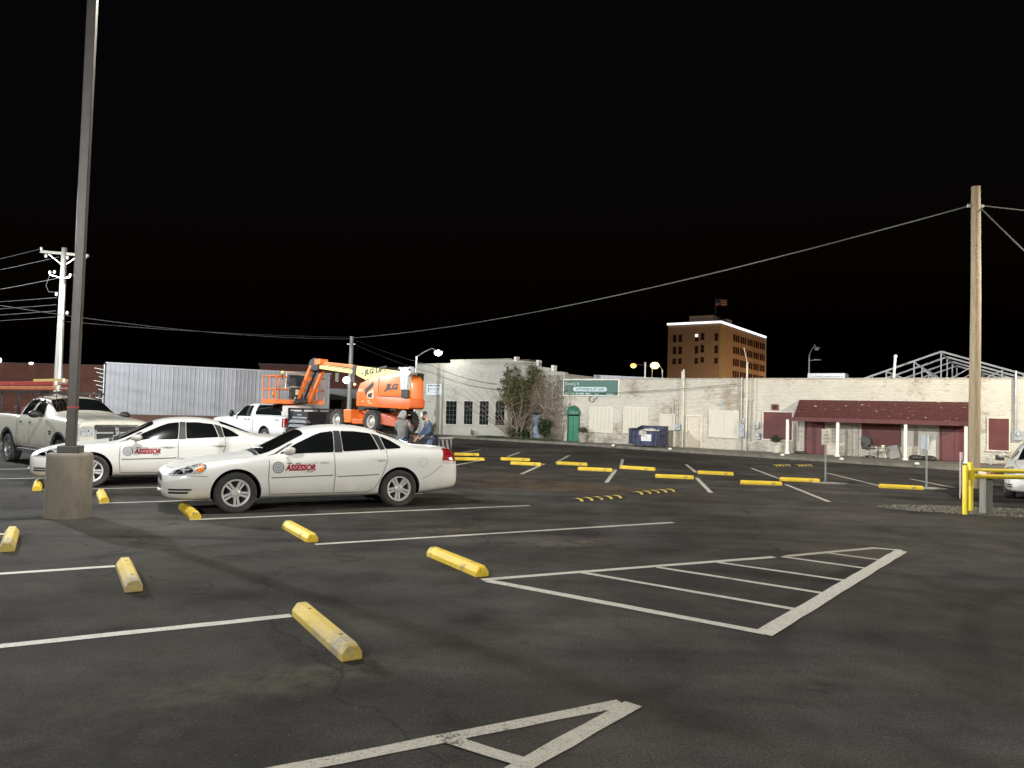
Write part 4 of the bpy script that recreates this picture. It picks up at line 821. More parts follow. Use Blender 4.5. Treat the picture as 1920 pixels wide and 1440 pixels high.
# ------------------------------------------------------------------ pickups
def make_truck(label, loc, ang, k, paint, cab_back, axles, kind):
    t = thing('pickup_truck', label, 'pickup truck', loc, ang); t.scale = (k,)*3
    S = lambda x, w, zb, zs, ws, ze, wt, zt: (x, sec(w, zb, zs, ws, ze, wt, zt, .88, .97))
    cb = cab_back
    e_ = .10 if kind == 'ram' else 0.0; q_ = e_*.75
    st = [S(3.15,.74,.60,1.10+e_,.73,1.15+e_,.66,1.17+e_), S(3.14,.86,.52,1.13+e_,.85,1.20+e_,.74,1.23+e_), S(3.10,.93,.48,1.16+e_,.91,1.235+e_,.78,1.265+e_), S(2.95,.965,.46,1.19+e_,.935,1.265+e_,.80,1.30+e_), S(2.60,.985,.46,1.22+e_,.945,1.29+e_,.80,1.33+e_), S(1.80,.985,.46,1.27+e_,.945,1.335+e_,.80,1.385+e_), S(1.42,.985,.46,1.285+e_,.94,1.36+e_,.80,1.41+e_),
          S(1.22,.985,.46,1.29+q_,.94,1.42+q_,.80,1.50+q_), S(.80,.985,.46,1.30+q_,.94,1.72,.76,1.79), S(.50,.985,.46,1.30+q_,.94,1.88,.72,1.94), S(.15,.985,.46,1.305+q_,.94,1.925,.71,1.99), S(cb+.5,.985,.46,1.305+q_,.94,1.93,.71,2.0), S(cb+.16,.985,.46,1.31+q_,.94,1.90,.71,1.975), S(cb+.07,.985,.46,1.31+q_,.94,1.84,.72,1.90), S(cb+.03,.985,.46,1.32,.94,1.42,.82,1.43), S(cb-.06,.985,.46,1.36,.955,1.40,.90,1.40),
          S(cb-.5,.985,.46,1.385,.96,1.415,.90,1.415), S(-2.6,.985,.50,1.385,.96,1.415,.90,1.415), S(-3.06,.975,.54,1.38,.95,1.41,.89,1.41), S(-3.13,.955,.58,1.37,.93,1.40,.87,1.40), S(-3.16,.90,.62,1.33,.88,1.36,.82,1.36)]
    me = loft(st, 2, [(axles[0], .46, .50), (axles[1], .46, .50)], (paint, DARKIN), .58); bv = bvh_of(me); obj('body', me, None, t)
    wh = make_wheel(.415, .29, .235, 'truck')
    for s in (1, -1):
        for ax in axles:
            put_wheel(t, wh, ax, s*.83, .415, s, rimm=GALV if kind == 'ram' else ALLOY)
            fl_ = ribbon(bv, [(ax+.535*math.cos(R(a)), .46+.535*math.sin(R(a))) for a in range(-5, 186, 10)], .07, 'side', s, .016); obj('arch_flare', fl_, TRIMB if kind == 'ram' else paint, t)
        win = [[(.92-q_, 1.345+q_), (.52, 1.77), (.36, 1.845), (.10, 1.855), (.02, 1.345+q_)], [(-.12, 1.345+q_), (-.10, 1.855), (cb+.36, 1.85), (cb+.24, 1.345+q_)]]
        for P in win: obj('side_window', patch(bv, rnd(P, .05), 'side', s, .014, .04), TINT, t)
        if kind == 'ford': obj('pillar_trim', patch(bv, [(.05, 1.35), (.12, 1.85), (-.12, 1.85), (-.14, 1.35)], 'side', s, .011, .04), TRIMB, t)
        obj('door_gap', ribbon(bv, [(1.16, 1.30), (1.18, .7), (1.10, .53), (-.04, .53), (-.05, 1.33), (-.04, 1.86)], .014, 'side', s), GAP, t); obj('door_gap', ribbon(bv, [(-.05, .53), (cb+.30, .53), (cb+.12, .72), (cb+.16, 1.33), (cb+.28, 1.84)], .014, 'side', s), GAP, t)
        obj('bed_gap', ribbon(bv, [(cb-.02, .50), (cb-.02, 1.36)], .03, 'side', s), TRIMB, t)
        for hx in (.12, cb+.42): obj('door_handle', patch(bv, rnd([(hx, 1.19), (hx-.2, 1.19), (hx-.2, 1.23), (hx, 1.23)], .015), 'side', s, .02, .05), TRIMB, t)
        mm = mirror_part(t, .90, s*1.06, 1.46, s, TRIMB, (.09, .12, .17) if kind == 'ford' else (.10, .17, .10))
        MB().box(-.06, .06, -.02, .02, -.05, .02).build('mirror_arm', TRIMB, mm).location = (0, -s*.17, -.03)
        MB().tube([(1.5, s*.97, .44), (cb+.2, s*.97, .44)], .045, 8).build('step_bar', CHROME if kind == 'ram' else TRIMB, t, 60)
        obj('tail_light', patch(bv, rnd([(-3.02, .92), (-3.02, 1.34), (-3.14, 1.33), (-3.15, .92)], .02), 'side', s, .008, .04), REDL, t); obj('tail_light', patch(bv, rnd([(s*.70, .92), (s*.70, 1.34), (s*.92, 1.33), (s*.92, .92)], .02), 'end', -1, .008, .05), REDL, t)
        if kind == 'ram':
            obj('headlight', patch(bv, rnd([(s*.58, .95), (s*.58, 1.20), (s*.82, 1.21), (s*.90, 1.16), (s*.88, .95)], .03), 'end', 1, .008, .04), LENS, t); obj('headlight', patch(bv, rnd([(3.10, .95), (3.08, 1.18), (2.88, 1.17), (2.84, 1.0)], .03), 'side', s, .008, .04), LENS, t)
            obj('fog_light', MB().lathe([(0, .03), (.06, .02), (.07, 0)], 12, 'x', (3.19, s*.62, .68)).mesh('fog'), CLEARL, t)
            obj('badge', patch(bv, rnd([(1.55, 1.00), (1.33, 1.00), (1.33, 1.035), (1.55, 1.035)], .01), 'side', s, .006, .05), CHROME, t); obj('badge', patch(bv, rnd([(1.53, .93), (1.36, .93), (1.36, .975), (1.53, .975)], .01), 'side', s, .006, .05), TRIMB, t)
        else:
            obj('headlight', patch(bv, rnd([(s*.55, .88), (s*.55, 1.12), (s*.86, 1.12), (s*.86, .86)], .03), 'end', 1, .008, .04), LENS, t)
            wrap_text(bv, '4X4', BLK_TXT, t, -2.45 if s > 0 else -2.78, 1.20, .085, .33, s, -1 if s > 0 else 1, .2, .02, 'badge_lettering')
    obj('windscreen', patch(bv, rnd([(1.20, -.74), (.80, -.70), (.53, -.64), (.53, .64), (.80, .70), (1.20, .74)], .05), 'top', 1, .014, .05), TINT, t)
    obj('rear_window', patch(bv, rnd([(-.55, 1.50), (-.55, 1.82), (.55, 1.82), (.55, 1.50)], .04), 'end', -1, .006, .09), TINT, t)
    obj('bonnet_gap', ribbon(bv, [(1.40, .80), (2.4, .77), (3.02, .66)], .012, 'top', 1), GAP, t); obj('bonnet_gap', ribbon(bv, [(1.40, -.80), (2.4, -.77), (3.02, -.66)], .012, 'top', 1), GAP, t)
    # bumpers, grille
    MB().prism([(3.08, -.92), (3.22, -.70), (3.26, 0), (3.22, .70), (3.08, .92), (2.95, .92), (3.02, 0), (2.95, -.92)], .56, .80, 'z').build('front_bumper', CHROME if kind == 'ram' else paint, t, 40, .02)
    MB().box(-3.30, -3.10, -.95, .95, .55, .74).build('rear_bumper', CHROME, t, None, .02)
    if kind == 'ram':
        gs = obj('grille', patch(bv, rnd([(-.54, .84), (-.57, 1.25), (.57, 1.25), (.54, .84)], .06), 'end', 1, .010, .05), CHROME, t)
        for sy in (-1, 1):
            for z0, z1 in ((.875, 1.02), (1.065, 1.205)): obj('grille_mesh', patch(bv, rnd([(sy*.05, z0), (sy*.05, z1), (sy*.50, z1), (sy*.49, z0)], .03), 'end', 1, .014, .05), TRIMB, gs)
        sh_ = [(0, .96), (.06, 1.01), (.075, 1.08), (.04, 1.11), (0, 1.085), (-.04, 1.11), (-.075, 1.08), (-.06, 1.01)]
        p_ = shoot(bv, 0, 1.04, 'end', 1, .03); MB().prism(sh_, p_.x-.005, p_.x+.012, 'x').build('grille_badge', TRIMB, gs); MB().prism([(a*.7, (b-1.04)*.7+1.04) for a, b in sh_], p_.x+.012, p_.x+.016, 'x').build('badge_face', CHROME, gs)
        MB().box(-2.9, cb-.12, -.84, .84, 1.36, 1.425).build('bed_cover', TRIMB, t); MB().box(cb-.75, cb-.15, -.85, .85, 1.425, 1.62).build('tool_box', mat('dark_red_box', (.10, .03, .025), .5, var=.3), t, None, .02)
        for i in range(5): MB().sphere((cb-.35-.35*i, .5-.23*i, 1.50), .12, 8, 6, (1, 1.2, .8)).build('cargo_bundle', mat('dark_cargo', (.05, .04, .035), .8, var=.5), t, 60)
        rk = MB()
        for x in (.25, cb+.25, -2.75):
            MB().bar((x, -.86, 2.06 if x > -2 else 2.06), (x, .86, 2.06), .05).build('rack_bar', TRIMB, t)
        for s in (-1, 1):
            for x in (cb-.35, -2.75): MB().bar((x, s*.86, 1.40), (x, s*.86, 2.06), .045).build('rack_post', TRIMB, t)
            MB().bar((.30, s*.80, 2.06), (-2.8, s*.86, 2.06), .045).build('rack_rail', TRIMB, t); 
            for x in (.15, -.5): MB().bar((x, s*.73, 1.90), (x, s*.80, 2.06), .03).build('rack_strut', TRIMB, t)
        MB().tube([(1.05, -.70, 1.63), (1.0, -.72, 2.4)], .008, 5).build('aerial', TRIMB, t)
        # round club sticker on the rear side glass
        for s in (-1,): obj('round_sticker', ribbon(bv, [(-.50+.17*math.cos(R(20*i)), 1.60+.19*math.sin(R(20*i))) for i in range(19)], .028, 'side', s, .010), mat('white_sticker', (.5, .54, .56), .4), t); obj('sticker_mark', patch(bv, [(-.58, 1.57), (-.42, 1.57), (-.42, 1.63), (-.58, 1.63)], 'side', -1, .010, .05), mat('white_sticker', (.5,.54,.56)), t)
    else:
        x0, x1 = cb-.10, -3.05
        Tq = lambda x, zt, kx: (x, [(0, 1.40), (.90, 1.40), (.93, 1.42), (.93, 1.50), (.90, 1.62), (.80, zt-.10), (.72, zt-.03), (.6, zt), (.3, zt+.015), (0, zt+.02)])
        tm = loft([Tq(x0+.02, 1.90, 1), Tq(x0-.02, 1.95, 1), Tq(x0-.5, 1.97, 1), Tq(-2.3, 1.97, 1), Tq(-2.62, 1.95, 1), Tq(-2.72, 1.92, 1), Tq(-3.02, 1.50, 1), Tq(-3.08, 1.44, 1)], 2, (), (paint, DARKIN)); tb = bvh_of(tm)
        tp = obj('bed_topper', tm, None, t)
        for s in (1, -1): obj('topper_window', patch(tb, rnd([(x0-.07, 1.45), (x0-.10, 1.90), (-2.66, 1.90), (-2.96, 1.45)], .05), 'side', s, .006), TINT, tp)
        obj('tailgate_handle', MB().box(-3.20, -3.15, -.12, .12, 1.14, 1.22).mesh('h'), TRIMB, t); MB().box(-3.19, -3.13, -.55, .55, .86, .98).build('tailgate_band', GALV, t, None, .01)
        MB().box(-3.33, -3.30, -.15, .15, .60, .70).build('number_plate', WPAINT, t)
    return t
BEIGE = mat('ivory_truck_paint', (.62, .61, .53), .33, 0, var=.03, vs=2, coat=.8, dirt=((.26, .23, .17), .45, 1.1)); TWH = mat('white_truck_paint', (.70, .72, .715), .3, 0, var=.02, vs=2, coat=.8, dirt=((.42, .40, .36), .45, .9))
hr = Vector((.78, -.626, 0)); fw = Vector((-11.45, 18.85, 0)); nrm = Vector((hr.y, -hr.x, 0))           # right side faces the camera
axl = (2.05, -1.75); ctr = fw - hr*axl[0]*.97 - nrm*.97*.97
make_truck('ivory pickup with chrome crossbar grille and ladders on its rack, parked behind the lamp pole', ctr, math.atan2(hr.y, hr.x), .97, BEIGE, -1.0, axl, 'ram')
# ladders lashed on the rack
LO = [('red_fibreglass', (.42, .04, .03)), ('orange_fibreglass', (.62, .20, .09)), ('yellow_fibreglass', (.62, .52, .14))]
for i, (nm, c, y, z, xa, xb, lab) in enumerate(((LO[0][0], LO[0][1], .52, 2.25, -4.6, .95, 'red fibreglass ladder lying uppermost but one on the ivory pickup rack'), (LO[1][0], LO[1][1], .58, 2.115, -4.2, 1.25, 'orange fibreglass ladder lying lowest on the ivory pickup rack'), (LO[2][0], LO[2][1], -.45, 2.33, -1.3, .75, 'short yellow ladder on top of the other ladders on the pickup'))):
    t = thing('ladder', lab, 'ladder', ctr, math.atan2(hr.y, hr.x), 'ladders on the pickup rack'); m_ = mat(nm, c, .45, var=.2, c2=(.55, .42, .32), cs=5, cw=(.62, .68))
    yy = -y; w_ = .42
    if i == 2: w_ = .35; yy = -.30
    for s in (-1, 1): MB().box(xa, xb, yy+s*w_/2-.02, yy+s*w_/2+.02, z-.045, z+.045).build('side_rail', m_, t, None, .006)
    n = int((xb-xa)/.3)
    for j in range(n): x = xa+.15+j*.3; MB().tube([(x, yy-w_/2, z), (x, yy+w_/2, z)], .016, 8).build('rung', GALV, t, 60)
    for s in (-1, 1): MB().box(xb, xb+.10, yy+s*w_/2-.03, yy+s*w_/2+.03, z-.055, z+.055).build('end_foot', mat('pale_end', (.55,.5,.42), .6), t)

# ------------------------------------------------------------------ boom lift on its trailer (local x towards the truck, y towards the camera)
LH = Vector((-.766, .643, 0)).normalized(); LANG = math.atan2(LH.y, LH.x); LO_ = Vector((-5.36, 28.94, 0)); LN = Vector((-LH.y, LH.x, 0))
fc = LO_ + LH*(4.70 + 3.16*.95) + LN*.02
make_truck('white crew cab pickup with a dark windowed bed cover, hitched ahead of the orange lift', fc, LANG, .95, TWH, -.62, (2.1, -1.62), 'ford')
BLK = mat('black_steel', (.022, .022, .023), .55, .2, var=.35, vs=6); DECK = mat('deck_timber', (.07, .05, .035), .85, var=.4, vs=5)
trl = thing('equipment_trailer', 'low black equipment trailer under the orange lift', 'trailer', LO_, LANG)
for s in (-1, 1):
    MB().box(-3.2, 4.2, s*1.10-.06, s*1.10+.06, .62, .86).build('side_rail', BLK, trl, None, .01)
    for ax in (-.6, .35): 
        o = put_wheel(trl, make_wheel(.38, .22, .21, 'truck'), ax-.2, s*.93, .38, s)
    MB().box(-1.5, 1.0, s*1.0-.16, s*1.0+.16, .79, .83).build('mudguard', BLK, trl)
for i in range(10): MB().box(-3.18, 4.15, -1.03+i*.207, -1.03+i*.207+.197, .80, .872).build('plank', DECK, trl)
for x in (-2.8, -1.6, -.2, 1.1, 2.4, 3.6): MB().box(x-.05, x+.05, -1.05, 1.05, .66, .79).build('cross_member', BLK, trl)
MB().prism([(4.2, -.9), (4.2, .9), (4.66, .06), (4.66, -.06)], .60, .74, 'z').build('tongue', BLK, trl)
hb = MB()
tc_ = MB().box(2.9, 4.0, -.95, 1.0, .90, 1.58).build('tool_chest', BLK, trl, None, .03); MB().box(2.95, 3.95, 1.0, 1.02, 1.30, 1.36).build('chest_edge', GALV, tc_); MB().box(3.3, 3.6, 1.0, 1.03, 1.42, 1.47).build('chest_latch', GALV, tc_)
for y in (-1.05, -.4, .4, 1.05): MB().box(4.10, 4.18, y-.04, y+.04, .87, 1.72).build('headboard_post', BLK, trl)
for z in (1.2, 1.68): MB().box(4.10, 4.18, -1.09, 1.09, z-.04, z+.04).build('headboard_rail', BLK, trl)
MB().box(4.28, 4.40, .72, .84, .35, 1.60).build('jack_leg', BLK, trl); MB().box(4.2, 4.5, .6, .96, .9, 1.02).build('jack_bracket', BLK, trl)
for y, z in ((1.16, 1.0), (1.14, 1.18)): MB().prism([(2.6, z-.06), (3.9, z-.06), (3.75, z+.06), (2.75, z+.06)], y-.1, y+.1, 'y').build('ramp_plate', GALV, trl)
MB().box(-3.235, -3.2, -1.1, 1.1, .34, .86).build('rear_beam', BLK, trl)
ch = MB().box(-3.262, -3.237, -1.06, -.40, .36, .72).build('chevron_plate', mat('white_plate', (.24,.24,.23), .5), trl); MB().box(-3.29, -3.237, -1.1, -.36, .745, .82).build('white_bar', GALV, trl)
for i in range(3): a = -1.04+i*.22; MB().prism([(a, .37), (a+.11, .37), (a+.20, .71), (a+.09, .71)], -3.272, -3.263, 'x').build('chevron_stripe', BLK, ch)
for y in (.95, -.95): MB().box(-3.26, -3.237, y-.06, y+.06, .5, .6).build('tail_light', REDL, trl)

ORG = mat('lift_orange', (.72, .165, .028), .42, 0, var=.08, vs=3, coat=.3, c2=(.45, .13, .04), cs=2.2, cw=(.62, .75)); ORD = mat('lift_orange_deep', (.62, .115, .018), .45, var=.12, vs=3); CRM = mat('boom_cream', (.72, .64, .20), .45, var=.06); CYL = mat('lift_grey_white', (.42, .42, .43), .5, .1, var=.12)
TXTK = mat('black_lettering', (.01, .01, .01), .5)
lf = thing('boom_lift', 'orange telescopic boom lift with folded jib and basket standing on the trailer', 'boom lift', LO_, LANG); Z0 = .875
tw = make_wheel(.43, .36, .235, 'truck')
def lug_tyre(r, w):
    q = MB()
    for k in range(20):
        a = 2*math.pi*k/20
        for s in (-1, 1):
            b = a + (.16 if s > 0 else 0); P = []
            for (rr, yy, da) in ((r, .01, 0), (r, w/2, -.16), (r, w/2, -.04), (r, .01, .12)):
                for e in (0, .028): P.append(((rr+e)*math.cos(b+da), s*yy, (rr+e)*math.sin(b+da)))
            q._add(P, [(1,3,5,7),(0,6,4,2),(0,2,3,1),(2,4,5,3),(4,6,7,5),(6,0,1,7)])
    return q.mesh('tread')
tread = lug_tyre(.40, .36)
for x in (1.0, -1.08):
    for s in (1, -1):
        o = put_wheel(lf, tw, x, s*.86, Z0+.43, s, rimm=mat('cream_rim', (.52, .51, .46), .5, .1, var=.15)); obj('tread_lugs', tread, TYRE, o)
MB().prism([(-1.45, Z0+.35), (-1.2, Z0+.62), (-.55, Z0+.85), (.35, Z0+.85), (.7, Z0+.62), (1.4, Z0+.55), (1.4, Z0+.28), (-1.45, Z0+.28)], -.55, .55, 'y').build('chassis', ORG, lf, None, .02)
for x in (1.0, -1.08): MB().box(x-.14, x+.14, -.72, .72, Z0+.30, Z0+.54).build('axle_beam', ORG, lf, None, .02)
MB().box(.15, .62, .55, .98, Z0+.35, Z0+.86).build('side_box', ORG, lf, None, .03); MB().box(-.5, .12, .50, .94, Z0+.32, Z0+.50).build('step_plate', ORD, lf, None, .02)
MB().prism([(-2.6, Z0+.25), (-1.5, Z0+.35), (-1.5, Z0+.75), (-2.2, Z0+.60)], .2, .9, 'y').build('rear_guard', mat('lift_rust_red', (.45, .10, .05), .5), lf, None, .02)
MB().lathe([(0, Z0+.84), (.62, Z0+.84), (.62, Z0+.97), (0, Z0+.97)], 28).build('turntable_ring', BLK, lf, 40)
MB().box(-2.2, -.2, -.45, .95, 1.80, 1.90).build('turntable_deck', BLK, lf)
prof = [(-.15, 1.86), (-.15, 2.38), (-.36, 2.74), (-.95, 2.90), (-1.72, 3.00), (-2.40, 3.06), (-2.8, 3.05), (-3.05, 2.97), (-3.20, 2.80), (-3.24, 2.3), (-3.22, 1.90), (-3.14, 1.82)]
MB().prism([(-.2, 1.86), (-.2, 2.36), (-.45, 2.66), (-1.5, 2.85), (-1.6, 1.86)], -.95, -.35, 'y').build('far_hood', ORG, lf, 35, .04)
for s in (1,):
    hood = MB().prism(prof, s*.40, s*1.00, 'y').build('hood', ORG, lf, 35, .05)
    MB().prism([(-1.38, 1.84), (-1.40, 2.24), (-3.22, 2.19), (-3.28, 2.1), (-3.26, 1.86), (-3.16, 1.80)], s*.38, s*1.055, 'y').build('counterweight', ORD, hood, 35, .02)
    MB().prism([(-1.50, 2.28), (-1.50, 2.90), (-1.54, 2.93), (-2.85, 3.0), (-2.88, 2.98), (-2.88, 2.27)], s*1.0, s*1.018, 'y').build('hood_door', ORG, hood, 35, .006)
    for (a, b) in (((-1.44, 2.30), (-1.44, 2.96)), ((-1.36, 2.255), (-3.22, 2.225)), ((-2.93, 2.28), (-2.93, 3.0))): MB().bar((a[0], s*1.003, a[1]), (b[0], s*1.003, b[1]), .012, .02).build('hood_gap', BLK, hood)
    MB().prism([(-.70, 2.28), (-.66, 2.50), (-1.12, 2.78), (-1.16, 2.66)], s*1.0, s*1.012, 'y').build('black_decal', TXTK, hood); MB().prism([(-.82, 2.16), (-.80, 2.40), (-1.16, 2.50), (-1.18, 2.16)], s*1.0, s*1.009, 'y').build('label_plate', mat('pale_label', (.60,.45,.35), .5), hood); MB().prism([(-.85, 2.20), (-.86, 2.33), (-1.10, 2.38), (-1.08, 2.20)], s*1.009, s*1.014, 'y').build('label_print', TXTK, hood)
    for (x, z, w, h_) in ((-.42, 2.47, .26, .11), (-.55, 2.05, .12, .05), (-1.0, 1.98, .22, .03), (-.9, 2.06, .14, .05), (-3.12, 2.5, .10, .12), (-2.6, 2.32, .18, .04)): MB().box(x-w/2, x+w/2, min(s*1.0, s*1.01), max(s*1.0, s*1.01), z-h_/2, z+h_/2).build('warning_label', mat('pale_orange_label', (.72, .42, .25), .5), hood)
place_text('JLG', TXTK, lf, (-1.78, 1.016, 2.50), (-1, 0, 0), (0, 0, 1), .20, .78, shear=.28, offset=.07)
# pivot yoke at the rear corner
yk = MB().prism([(x+.16, z) for x, z in [(-2.98, 2.48), (-2.92, 2.95), (-2.82, 3.05), (-2.79, 3.2), (-2.86, 3.30), (-2.98, 3.27), (-3.15, 3.29), (-3.33, 3.27), (-3.44, 3.31), (-3.52, 3.2), (-3.48, 3.06), (-3.36, 2.95), (-3.30, 2.48)]], .98, 1.16, 'y').build('pivot_yoke', CYL, lf, None, .02)
MB().prism([(-2.82, 2.20), (-2.82, 2.48), (-3.14, 2.48), (-3.14, 2.20)], 1.0, 1.12, 'y').build('yoke_foot', BLK, yk)
for x in (-2.71, -3.27): MB().lathe([(0, 1.18), (.045, 1.18), (.045, 1.15)], 14, 'y', (x, 0, 3.19)).build('pin', BLK, yk, 40)
MB().box(-3.01, -2.97, 1.16, 1.175, 2.5, 3.0).build('yoke_rib', WPAINT, yk)
# boom
def beam(a, b, hgt, w, m, nm, y=0., par=lf): return MB().bar((a[0], y, a[1]), (b[0], y, b[1]), w, hgt).build(nm, m, par, None, .012)
beam((-2.6, 2.98), (-1.8, 3.06), .30, .34, BLK, 'boom_pivot')
MB().prism([(1.06, 3.13), (1.06, 3.47), (-2.2, 3.17), (-2.2, 2.84), (.05, 2.80), (.55, 2.96)], -.17, .17, 'y').build('main_boom', CRM, lf, None, .015)
beam((1.0, 3.225), (3.62, 3.50), .19, .24, CRM, 'telescope_section'); beam((1.0, 3.43), (3.66, 3.665), .12, .14, ORG, 'boom_cylinder'); beam((.96, 3.27), (1.16, 3.29), .42, .42, BLK, 'boom_collar')
beam((1.2, 3.31), (3.5, 3.55), .03, .26, BLK, 'cable_carrier')
place_text('- JLG LIFT', TXTK, lf, (.62, .175, 3.085), (-1, 0, .105), (.105, 0, 1), .19, 1.55, shear=.12, offset=.045); MB().lathe([(.0, .18), (.07, .18)], 12, 'y', (.82, 0, 3.22)).build('boom_disc', mat('disc_yellow', (.5, .45, .12), .5), lf)
for i, x in enumerate((.28, -.02)): MB().box(x-.24, x, .170, .176, 2.86, 2.93).build('capacity_mark', TXTK, lf)
kn = MB().prism([(3.5, 3.30), (3.5, 3.74), (3.75, 3.86), (4.05, 3.78), (4.18, 3.55), (4.02, 3.32)], -.2, .2, 'y').build('knuckle', BLK, lf, None, .03); MB().box(3.34, 3.72, -.21, .21, 3.56, 3.80).build('knuckle_plate', ORG, kn, None, .02)
for yy, a, b in ((.16, (3.98, 3.52), (4.95, 1.98)), (-.16, (3.62, 3.36), (4.52, 1.98))): MB().bar((a[0], yy, a[1]), (b[0], yy, b[1]), .13, .15).build('jib_arm', ORG, lf, None, .012)
MB().tube([(3.85, -.02, 3.40), (4.70, -.02, 2.05)], .05, 8).build('jib_hose', BLK, lf, 60); MB().lathe([(.10, -.04), (.17, -.04), (.17, .04), (.10, .04), (.10, -.04)], 18, 'y', (4.98, .34, 2.12)).build('rotator_ring', CYL, lf, 40)
MB().box(4.55, 5.0, -.35, .35, 1.93, 2.12).build('rotator', BLK, lf, None, .03)
# basket
bk = MB().box(4.95, 5.95, -1.22, 1.22, 1.90, 1.93).build('basket', ORD, lf)
for (x0, x1, y0, y1) in ((4.95, 5.95, 1.20, 1.23), (4.95, 5.95, -1.23, -1.20), (4.94, 4.965, -1.2, 1.2), (5.935, 5.96, -1.2, 1.2)): MB().box(x0, x1, y0, y1, 1.88, 2.06).build('toe_board', ORG, bk)
T = .027
for x in (4.96, 5.94):
    for y in (-1.21, -.4, .4, 1.21): MB().tube([(x, y, 1.93), (x, y, 3.05)], T, 8).build('basket_post', ORG, bk, 60)
for y in (-1.21, 1.21): MB().tube([(5.45, y, 1.93), (5.45, y, 3.05)], T, 8).build('basket_post', ORG, bk, 60)
for z in (2.5, 3.05):
    for a, b in (((4.96, 1.21), (5.94, 1.21)), ((4.96, -1.21), (5.94, -1.21)), ((4.96, -1.21), (4.96, 1.21)), ((5.94, -1.21), (5.94, 1.21))): MB().tube([(a[0], a[1], z), (b[0], b[1], z)], T, 8).build('basket_rail', ORG, bk, 60)
cp_ = MB().prism([(4.80, 2.62), (4.76, 2.98), (4.98, 3.12), (5.14, 2.95), (5.1, 2.62)], -.15, .65, 'y').build('control_box', mat('panel_grey', (.03, .036, .042), .5, var=.2), lf, None, .02); MB().box(4.82, 5.0, -.05, .55, 2.12, 2.58).build('lower_box', BLK, cp_, None, .02)
MB().box(4.795, 4.82, .12, .34, 2.28, 2.50).build('manual_plate', mat('cream_paper', (.55,.55,.42), .6), cp_); MB().box(4.78, 4.82, -.1, .6, 2.60, 2.63).build('shelf_edge', GALV, cp_)
MB().tube([(4.9, -.2, 3.15), (4.9, .75, 3.22), (4.9, .78, 2.5)], .022, 8).build('guard_bar', mat('pale_orange_bar', (.75, .45, .25), .4), cp_, 60); MB().sphere((4.9, .95, 3.20), .075).build('beacon', CRM, lf, 60); MB().tube([(4.9, .92, 2.9), (4.9, .95, 3.14)], .015, 6).build('beacon_stem', BLK, lf)
MB().box(5.96, 5.985, .55, .72, 2.15, 2.45).build('document_box', mat('box_orange', (.75, .33, .05), .5), bk)

# ================================================================== PEOPLE
def skin_body(name, nodes, edges, root, m, parent, sub=2):
    """a continuous surface grown on a skeleton: nodes {name: ((x,y,z), rx, ry)}"""
    keys = list(nodes); me = bpy.data.meshes.new(name); me.from_pydata([nodes[k][0] for k in keys], [(keys.index(a), keys.index(b)) for a, b in edges], [])
    o = bpy.data.objects.new('tmp_skin', me); col.objects.link(o); o.modifiers.new('k', 'SKIN'); sk = me.skin_vertices[0].data
    for i, k in enumerate(keys): sk[i].radius = nodes[k][1:3]; sk[i].use_root = (k == root)
    sb = o.modifiers.new('s', 'SUBSURF'); sb.levels = sub; sb.render_levels = sub
    dg = bpy.context.evaluated_depsgraph_get(); res = bpy.data.meshes.new_from_object(o.evaluated_get(dg)); bpy.data.objects.remove(o)
    res.polygons.foreach_set('use_smooth', [True]*len(res.polygons)); res.name = name
    return obj(name, res, m, parent)
SKIN = mat('skin', (.50, .30, .22), .55, var=.08); JEAN = mat('blue_jeans', (.10, .14, .22), .85, var=.25, vs=9, bump=.2, bs=40); BOOT = mat('brown_boots', (.06, .04, .03), .7)
